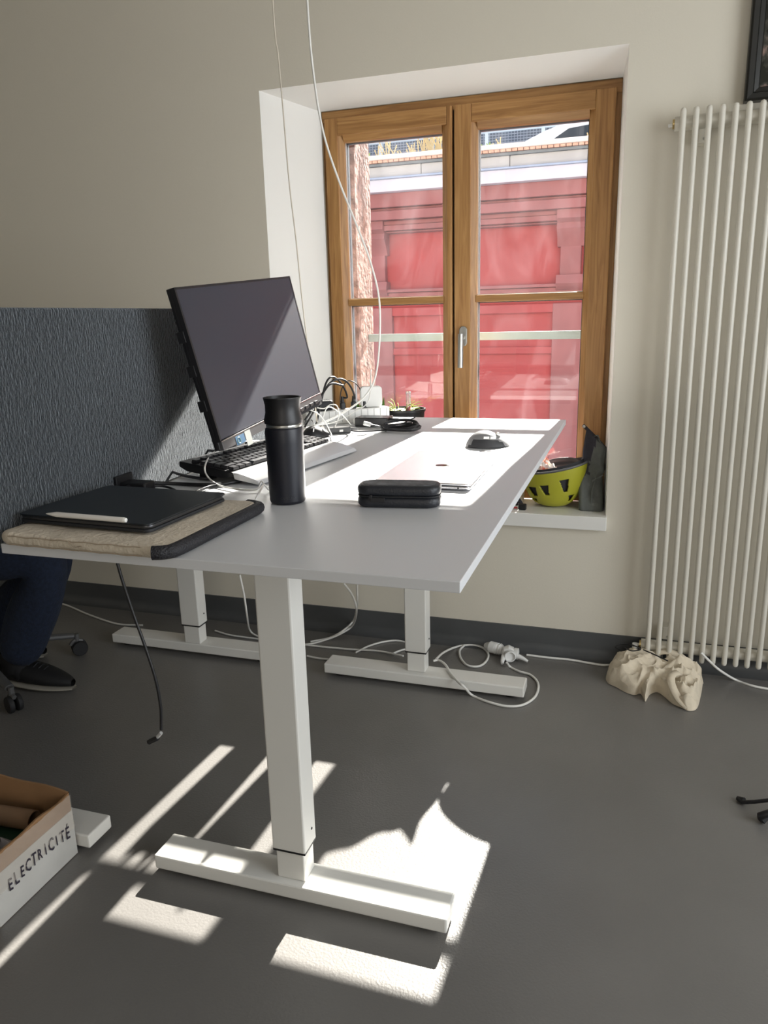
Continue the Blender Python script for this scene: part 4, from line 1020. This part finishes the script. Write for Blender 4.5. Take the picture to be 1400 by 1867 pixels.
def right_black():
    t = thing('tripod_foot', 'black splayed tripod feet entering at the right edge of the floor', 'tripod', (.50, 1.86, 0))
    o = t.location.copy()
    tip = at(1347, 1457, z=.008)-o; hub = Vector((.10, .02, .13))
    mk('leg', tube([tip, at(1375, 1462, z=.02)-o, hub], lambda s: .006-.002*s, 12, 3), M_blk, t)
    mk('rubber_tip', tube([at(1344, 1455, z=.007)-o, at(1356, 1460, z=.010)-o], lambda s: .0055+.003*s, 12, 1), M_rub, t)
    mk('leg', tube([at(1390, 1492, z=.010)-o, at(1402, 1482, z=.035)-o, hub], lambda s: .011-.004*s, 12, 3), M_blk, t)
    mk('rubber_tip', tube([at(1387, 1496, z=.009)-o, at(1396, 1486, z=.02)-o], .011, 8, 1), M_rub, t)
    mk('leg', tube([Vector((.26, .12, .008)), hub], .007, 8, 1), M_blk, t)
    mk('centre_post', tube([hub+Vector((0, 0, -.01)), hub+Vector((0, 0, .30))], .010, 12, 1), M_blk, t)
right_black()

# ------------------------------------------------------------------ cardboard box
def carton():
    x1, x0, y0, y1 = -1.236, -1.64, 1.030, 1.276; h = .158
    t = thing('cardboard_box', 'open cardboard box with a taped white side lettered ELECTRICITÉ, by the desk feet', 'box', ((x0+x1)/2, (y0+y1)/2, 0))
    ox, oy, _ = t.location
    Mk = mat('kraft_board', (.30, .165, .075), .85, var=.08, scale=12); Mw = mat('white_board', (.52, .51, .48), .6, var=.06, scale=10)
    def P(n, m, a, b, c, e, z0, z1): return mk(n, B(a-ox, b-ox, c-oy, e-oy, z0, z1), m, t, smooth=False)
    P('bottom', Mk, x0, x1, y0, y1, .0005, .005)
    # right wall: kraft board whose lower part carries a white printed face
    def wall(n, a, b, hs, he, th=.005):
        bm = bmesh.new(); A = Vector(a); Bq = Vector(b); d = (Bq-A).normalized(); nn = Vector((-d.y, d.x, 0))*th; N = 12
        for s in range(N):
            f0, f1 = s/N, (s+1)/N
            def H(f): return hs+(he-hs)*f+.004*math.sin(f*5)+.003*math.sin(f*13)
            vs = []
            for f in (f0, f1):
                p = A.lerp(Bq, f)
                vs += [bm.verts.new(p+Vector((0, 0, .001))), bm.verts.new(p+Vector((0, 0, H(f)))), bm.verts.new(p+nn+Vector((0, 0, H(f)))), bm.verts.new(p+nn+Vector((0, 0, .001)))]
            for k in range(4): bm.faces.new((vs[k], vs[(k+1) % 4], vs[4+(k+1) % 4], vs[4+k]))
        bmesh.ops.remove_doubles(bm, verts=bm.verts, dist=1e-5)
        return mk(n, bm, Mk, t)
    L = lambda x, y: (x-ox, y-oy, 0)
    r = wall('side_wall', L(x1, y0), L(x1, y1), .160, .172)
    wall('side_wall', L(x1, y1), L(x0, y1), .172, .190); wall('side_wall', L(x0, y1), L(x0, y0), .185, .16); wall('side_wall', L(x0, y0), L(x1, y0), .16, .160)
    o = mk('white_face', B(x1-ox, x1-ox+.0012, y0-oy, y1-oy, .002, .122), Mw, t, smooth=False); o['label'] = 'white lower part of the lettered side'
    # wrinkled clear tape over the brown band
    m = bpy.data.materials.new('clear_tape'); m.use_nodes = True; b = m.node_tree.nodes['Principled BSDF']; b.inputs['Roughness'].default_value = .12
    b.inputs['Base Color'].default_value = (.75, .68, .6, 1); b.inputs['Alpha'].default_value = .3
    def tp(u, v):
        y = y0-oy+(y1-y0)*u; z = .075+.09*v
        return Vector((x1-ox+.0022+.0028*(1-min(1, 5*abs(noise.noise(Vector((u*9+v*3, v*5+u*4, 2)))))), y, z))
    mk('clear_tape', grid_surface(tp, 50, 22), m, t, keep=True, ang=180)
    Mi = mat('marker_ink', (.02, .015, .03), .6)
    x_ = Vector((0, 1, 0)); n_ = Vector((1, 0, 0))
    y_ = Vector((0, 0, 1))
    s = 'ELECTRICITÉ'
    for i, ch in enumerate(s):
        f = i/(len(s)-1); yy = y0-oy+.040+.180*f; zz = .078+.010*math.sin(f*3)-.004*f
        aa = math.radians(random.uniform(-3, 5)); sz = .038+.004*math.sin(i*2.1)
        xx = x_*math.cos(aa)+y_*math.sin(aa); yv = -x_*math.sin(aa)+y_*math.cos(aa)
        text('letter', ch, sz, Mi, t, frame_mx(Vector((x1-ox+.0045, yy, zz)), xx, yv+x_*.22, n_) @ Matrix.Diagonal((.60, 1, 1, 1)), ext=.0002, bold=.0005)
    # contents
    cb = tube([(0, 0, 0), (.14, 0, 0)], .021, 24, 1)
    a = thing('cardboard_tube', 'short cardboard tube lying inside the open box', 'tube', (-1.405, 1.222, .112), math.radians(4))
    bm = bmesh.new(); n = 28
    R1, R2 = .0235, .021
    V = [[bm.verts.new((x, r*math.cos(2*PI*i/n), r*math.sin(2*PI*i/n))) for i in range(n)] for x, r in ((-.09, R1), (.10, R1), (.10, R2), (-.09, R2))]
    for k in range(4):
        for i in range(n): bm.faces.new((V[k][i], V[k][(i+1) % n], V[(k+1) % 4][(i+1) % n], V[(k+1) % 4][i]))
    mk('tube_wall', bm, mat('tube_board', (.22, .13, .07), .8), a)
    b = thing('green_bundle', 'dark green folded item at the bottom of the open box', 'packet', (-1.40, 1.18, .005))
    mk('packet', B(-.13, .14, -.09, .07, .001, .082, .012, 3), mat('dark_green', (.015, .06, .03), .6), b)
    for lx, ly, lz, pts, lb in ((-1.45, 1.10, .088, ((0, -.07, .02), (.16, -.05, .045), (.150, .02, .085), (-.02, .03, .07), (.10, .07, -.01), (-.04, .08, -.01)), 'creased white paper sheet standing up at the front of the box'),
                             (-1.36, 1.15, .070, ((0, -.06, .0), (.10, -.07, .03), (.105, -.005, .034), (0, .02, .03), (.09, .05, -.01), (.0, .06, -.01)), 'smaller folded white sheet under the creased one in the box')):
        bm = bmesh.new(); V = [bm.verts.new(p_) for p_ in pts]
        bm.faces.new((V[0], V[1], V[2], V[3])); bm.faces.new((V[3], V[2], V[4], V[5]))
        p = mk('paper_sheet', bm, mat('paper', (.62, .60, .62), .7), loc=(lx, ly, lz), keep=True, smooth=False)
        p.modifiers.new('thick', 'SOLIDIFY').thickness = .0008
        tag(p, lb, 'paper')
carton()

# ------------------------------------------------------------------ office chair and seated person
def chair():
    cx, cy = -2.27, 1.96
    t = thing('office_chair', 'dark office chair on a grey five-star base with black twin castors', 'chair', (cx, cy, 0))
    Mg = mat('base_grey', (.09, .09, .09), .5); Mf = mat('seat_fabric', (.015, .015, .018), .9)
    angs = [math.atan2(1.80-cy, -1.915-cx)+k*2*PI/5 for k in range(5)]
    mk('hub', lathe([(.04, .085), (.05, .09), (.05, .13), (.035, .15), (.028, .16), (.028, .40)], 20), Mg, t)
    for a in angs:
        d = Vector((math.cos(a), math.sin(a), 0)); R = .375
        arm = mk('base_arm', tube([d*.03+Vector((0, 0, .115)), d*.2+Vector((0, 0, .105)), d*(R-.01)+Vector((0, 0, .082))], lambda s: .024-.008*s, 10, 4, flat=.7), Mg, t)
        mk('stem', tube([d*R+Vector((0, 0, .088)), d*R+Vector((0, 0, .045))], .010, 10, 1), Mg, t)
        c = None
        px = Vector((-d.y, d.x, 0))
        for s in (-1, 1):
            w_ = lathe([(.014, -.008), (.027, -.008), (.0295, -.004), (.0295, .006), (.024, .010), (.004, .011)], 24)
            o = mk('castor_wheel', w_, M_rub, t, loc=d*(R+.006)+px*s*.014+Vector((0, 0, .0297)), rot=(PI/2*s, 0, a))
        mk('castor_hood', tube([d*(R-.025)+Vector((0, 0, .045)), d*(R-.008)+Vector((0, 0, .062)), d*(R+.02)+Vector((0, 0, .055))], .008, 8, 4), Mg, t)
    mk('seat', rslab(.48, .46, .075, .09, .03, 8, 4, z0=.41), Mf, t)
    nb = rslab(.44, .58, .06, .10, .028, 8, 4); bmesh.ops.rotate(nb, verts=nb.verts, cent=(0, 0, 0), matrix=Matrix.Rotation(PI/2, 3, 'Y') ); 
    bmesh.ops.rotate(nb, verts=nb.verts, cent=(0, 0, 0), matrix=Matrix.Rotation(PI/2, 3, 'X'))
    bmesh.ops.translate(nb, verts=nb.verts, vec=(-.27, 0, .84)); mk('backrest', nb, Mf, t)
    mk('back_support', tube([(-.10, 0, .40), (-.27, 0, .42), (-.31, 0, .60), (-.30, 0, .75)], .02, 10, 5), Mg, t)
chair()
def skin(name, verts, edges, rad, m, parent=None, root=0, sub=2, sxy=None):
    me = bpy.data.meshes.new(name); me.from_pydata(verts, edges, []); me.materials.append(m)
    o = bpy.data.objects.new(name, me); COL.objects.link(o); o.parent = parent
    sk = o.modifiers.new('skin', 'SKIN'); sk.use_smooth_shade = True
    bm_l = me.skin_vertices[0].data if me.skin_vertices else None
    if bm_l is None:
        bm = bmesh.new(); bm.from_mesh(me); bm.verts.layers.skin.verify(); bm.to_mesh(me); bm.free(); bm_l = me.skin_vertices[0].data
    for i, r in enumerate(rad): bm_l[i].radius = (r, r) if not isinstance(r, tuple) else r; bm_l[i].use_root = (i == root)
    s = o.modifiers.new('sub', 'SUBSURF'); s.levels = s.render_levels = sub
    return o
def person():
    ox, oy = -2.20, 1.95
    t = thing('person', 'person in dark blue jeans and black shoes sitting on the office chair at the left', 'person', (ox, oy, 0))
    Ms = mat('skin_tone', (.42, .24, .16), .55); Mj = mat('blue_jeans', (.010, .018, .042), .9, var=.3, scale=90, bump=.3, bscale=150)
    Mt = mat('dark_jumper', (.03, .035, .045), .95, bump=.2, bscale=90); Mh = mat('brown_hair', (.03, .018, .010), .7, bump=.6, bscale=90)
    def L(x, y, z): return (x-ox, y-oy, z)
    # whole body as one continuous skin surface: pelvis root, spine, head, arms, legs
    V = []; E = []; R = []
    def v(p, r, parent=None):
        V.append(p); R.append(r)
        if parent is not None: E.append((parent, len(V)-1))
        return len(V)-1
    pel = v(L(-2.26, 1.96, .555), (.125, .10))
    sp = v(L(-2.27, 1.96, .70), (.12, .095), pel); ch = v(L(-2.25, 1.96, .88), (.135, .10), sp); sh = v(L(-2.23, 1.96, 1.02), (.11, .085), ch)
    nk = v(L(-2.215, 1.96, 1.10), .050, sh); hd0 = v(L(-2.20, 1.96, 1.16), (.062, .065), nk); hd1 = v(L(-2.19, 1.96, 1.22), (.078, .085), hd0); hd2 = v(L(-2.20, 1.96, 1.29), (.055, .06), hd1)
    for s in (-1, 1):
        a = v(L(-2.235, 1.96+s*.17, 1.01), .058, sh); b = v(L(-2.19, 1.96+s*.225, .88), .046, a); c = v(L(-2.10, 1.96+s*.235, .765), .040, b)
        d = v(L(-1.93, 1.96+s*.20, .80+.13), .030, c); e = v(L(-1.86, 1.96+s*.19, .935), .024, d)
    legs = []
    for s, kx, ky, ax, ay in ((-1, -1.80, 1.93, -2.035, 1.965), (1, -1.93, 2.12, -2.33, 2.16)):
        hip = v(L(-2.22, 1.96+s*.095, .535), .085, pel); th = v(L(-2.02, 1.96+s*.11, .545), .068, hip)
        kn = v(L(kx, ky, .515), .052, th); ca = v(L(kx-.085, ky+.01, .36), .050, kn); sn = v(L(kx*.3+ax*.7-.01, (ky+ay)/2, .22), .042, ca); an = v(L(ax, ay, .100), .034, sn)
        legs.append(((kx, ky), (ax, ay)))
    body = skin('body', V, E, R, Ms, t, 0)
    # clothing as slightly larger shells, each following the limb
    def garment(nm, vs, es, rs, m, root=0): return skin(nm, vs, es, rs, m, t, root)
    tv = [L(-2.26, 1.96, .56), L(-2.27, 1.96, .70), L(-2.25, 1.96, .88), L(-2.23, 1.96, 1.02), L(-2.22, 1.96, 1.065)]
    te = [(0, 1), (1, 2), (2, 3), (3, 4)]; tr = [(.15, .125), (.142, .115), (.152, .118), (.125, .10), (.066, .062)]
    for s in (-1, 1):
        i = len(tv); tv += [L(-2.235, 1.96+s*.17, 1.01), L(-2.19, 1.96+s*.225, .88), L(-2.10, 1.96+s*.235, .765), L(-1.95, 1.96+s*.203, .915)]
        te += [(3, i), (i, i+1), (i+1, i+2), (i+2, i+3)]; tr += [.072, .060, .054, .042]
    garment('jumper', tv, te, tr, Mt)
    jv = [L(-2.26, 1.96, .56)]; je = []; jr = [(.15, .12)]
    for s, ((kx, ky), (ax, ay)) in zip((-1, 1), legs):
        i = len(jv)
        jv += [L(-2.22, 1.96+s*.095, .535), L(-2.02, 1.96+s*.11, .545), L(kx, ky, .520), L(kx-.085, ky+.01, .36), L(kx*.3+ax*.7-.01, (ky+ay)/2, .22), L(ax-.005, ay, .095)]
        je += [(0, i)]+[(i+k, i+k+1) for k in range(5)]; jr += [.112, .106, .094, .094, .088, .080]
    garment('jeans', jv, je, jr, Mj)
    Msk = mat('dark_sock', (.012, .012, .014), .9)
    for (kx, ky), (ax, ay) in legs: mk('sock', tube([L(ax-.01, ay, .16), L(ax, ay, .09), L(ax+.03, ay, .05)], lambda s: .050-.004*s, 14, 4), Msk, t)
    # shoes
    Mk = mat('black_shoe', (.006, .006, .007), .7); Mso = mat('pale_sole', (.30, .28, .24), .7)
    for (kx, ky), (ax, ay) in legs:
        hx = ax-.075
        L_ = .285
        def f(u, v_, grow=1.0):
            th = 2*PI*u; s = v_
            x = s*L_; wd = .046*(math.sin(PI*min(1, .12+s*.86))**.45)*(1+.10*math.sin(s*5-1.8)); 
            hh = (.088 if s < .28 else .088-.045*((s-.28)/.72)**.8)*(max(.02, math.sin(PI*min(.96, .16+s*.80)))**.28)
            c, q = math.cos(th), math.sin(th)
            return Vector((x, wd*c*abs(c)**-.2 if abs(c) > 1e-6 else 0, .012+hh*.5+hh*.5*q))
        r_ = math.radians(4)
        sh_ = mk('shoe', grid_surface(f, 24, 20, True), Mk, t, loc=L(hx, ay-.006, .008), rot=(0, 0, r_), keep=True)
        bm = sh_.data
        def sole(u, v_):
            p = f(u, v_); q = (p.z-.012)/.09
            return Vector((p.x*1.01-.001, p.y*1.04, .0+.020*min(1, q*1.3)))
        mk('sole', grid_surface(sole, 24, 20, True), Mso, sh_, keep=True)
        mk('shoe_collar', lathe([(.052, -.02), (.054, .02), (.058, .06)], 20, cap=False), Mk, sh_, loc=(.062, 0, .078))
        for k in range(4): mk('lace', tube([(.125+.018*k, -.020, .084-.006*k), (.130+.018*k, 0, .094-.0065*k), (.125+.018*k, .020, .084-.006*k)], .0022, 6, 4), M_blkm, sh_)
    # head details: face, hair, ears; hands with separate fingers
    hx, hz = -2.19-ox, 1.225
    mk('hair', grid_surface(lambda u, v: Vector((hx-.018+.096*math.sin(v*PI*.58)*math.cos(2*PI*u)*(1 if math.cos(2*PI*u) < 0 else .86), 1.96-oy+.083*math.sin(v*PI*.58)*math.sin(2*PI*u), hz+.015+.098*math.cos(v*PI*.58)-.0*u)), 28, 12, True), Mh, t, keep=True)
    for s in (-1, 1):
        e = lathe([(.001, -.011), (.008, -.008), (.011, 0), (.008, .008), (.001, .011)], 14); mk('eye', e, M_wpl, t, loc=(hx+.074, 1.96-oy+s*.030, hz+.004))
        mk('iris', lathe([(.001, -.002), (.005, 0), (.001, .002)], 12), mat('iris_brown', (.03, .015, .01), .2) if s < 0 else bpy.data.materials['iris_brown'], t, loc=(hx+.085, 1.96-oy+s*.030, hz+.004), rot=(0, PI/2, 0))
        mk('ear', lathe([(.002, -.005), (.018, -.003), (.022, .002), (.012, .006), (.002, .004)], 16, sx_=.7, sy_=1.3), Ms, t, loc=(hx-.005, 1.96-oy+s*.080, hz), rot=(PI/2, 0, 0))
    mk('nose', tube([(hx+.075, 1.96-oy, hz+.012), (hx+.095, 1.96-oy, hz-.014), (hx+.082, 1.96-oy, hz-.024)], lambda s: .006+.006*s, 10, 4), Ms, t)
    mk('mouth', tube([(hx+.072, 1.96-oy-.022, hz-.046), (hx+.082, 1.96-oy, hz-.046), (hx+.072, 1.96-oy+.022, hz-.046)], .0045, 8, 4), mat('lips', (.35, .12, .10), .5), t)
    for s in (-1, 1):
        w_ = Vector((-1.86-ox, 1.96+s*.19-oy, .935)); V2 = [tuple(w_), tuple(w_+Vector((.05, -s*.004, -.002))), tuple(w_+Vector((.085, -s*.004, -.004)))]; E2 = [(0, 1), (1, 2)]; R2 = [(.026, .018), (.036, .016), (.034, .014)]
        hand = skin('hand', V2, E2, R2, Ms, t, 0, 1)
        for k, ln in enumerate((.062, .072, .068, .052)):
            b = w_+Vector((.088, (-.028+.019*k), -.002)); Vf = [tuple(b), tuple(b+Vector((ln*.45, 0, .002))), tuple(b+Vector((ln*.8, 0, -.008))), tuple(b+Vector((ln, 0, -.016)))]
            skin('finger', Vf, [(0, 1), (1, 2), (2, 3)], [.009, .0085, .008, .0065], Ms, t, 0, 1)
        b = w_+Vector((.035, -s*.034, -.004)); skin('thumb', [tuple(b), tuple(b+Vector((.03, -s*.018, -.004))), tuple(b+Vector((.055, -s*.022, -.012)))], [(0, 1), (1, 2)], [.011, .010, .008], Ms, t, 0, 1)
person()
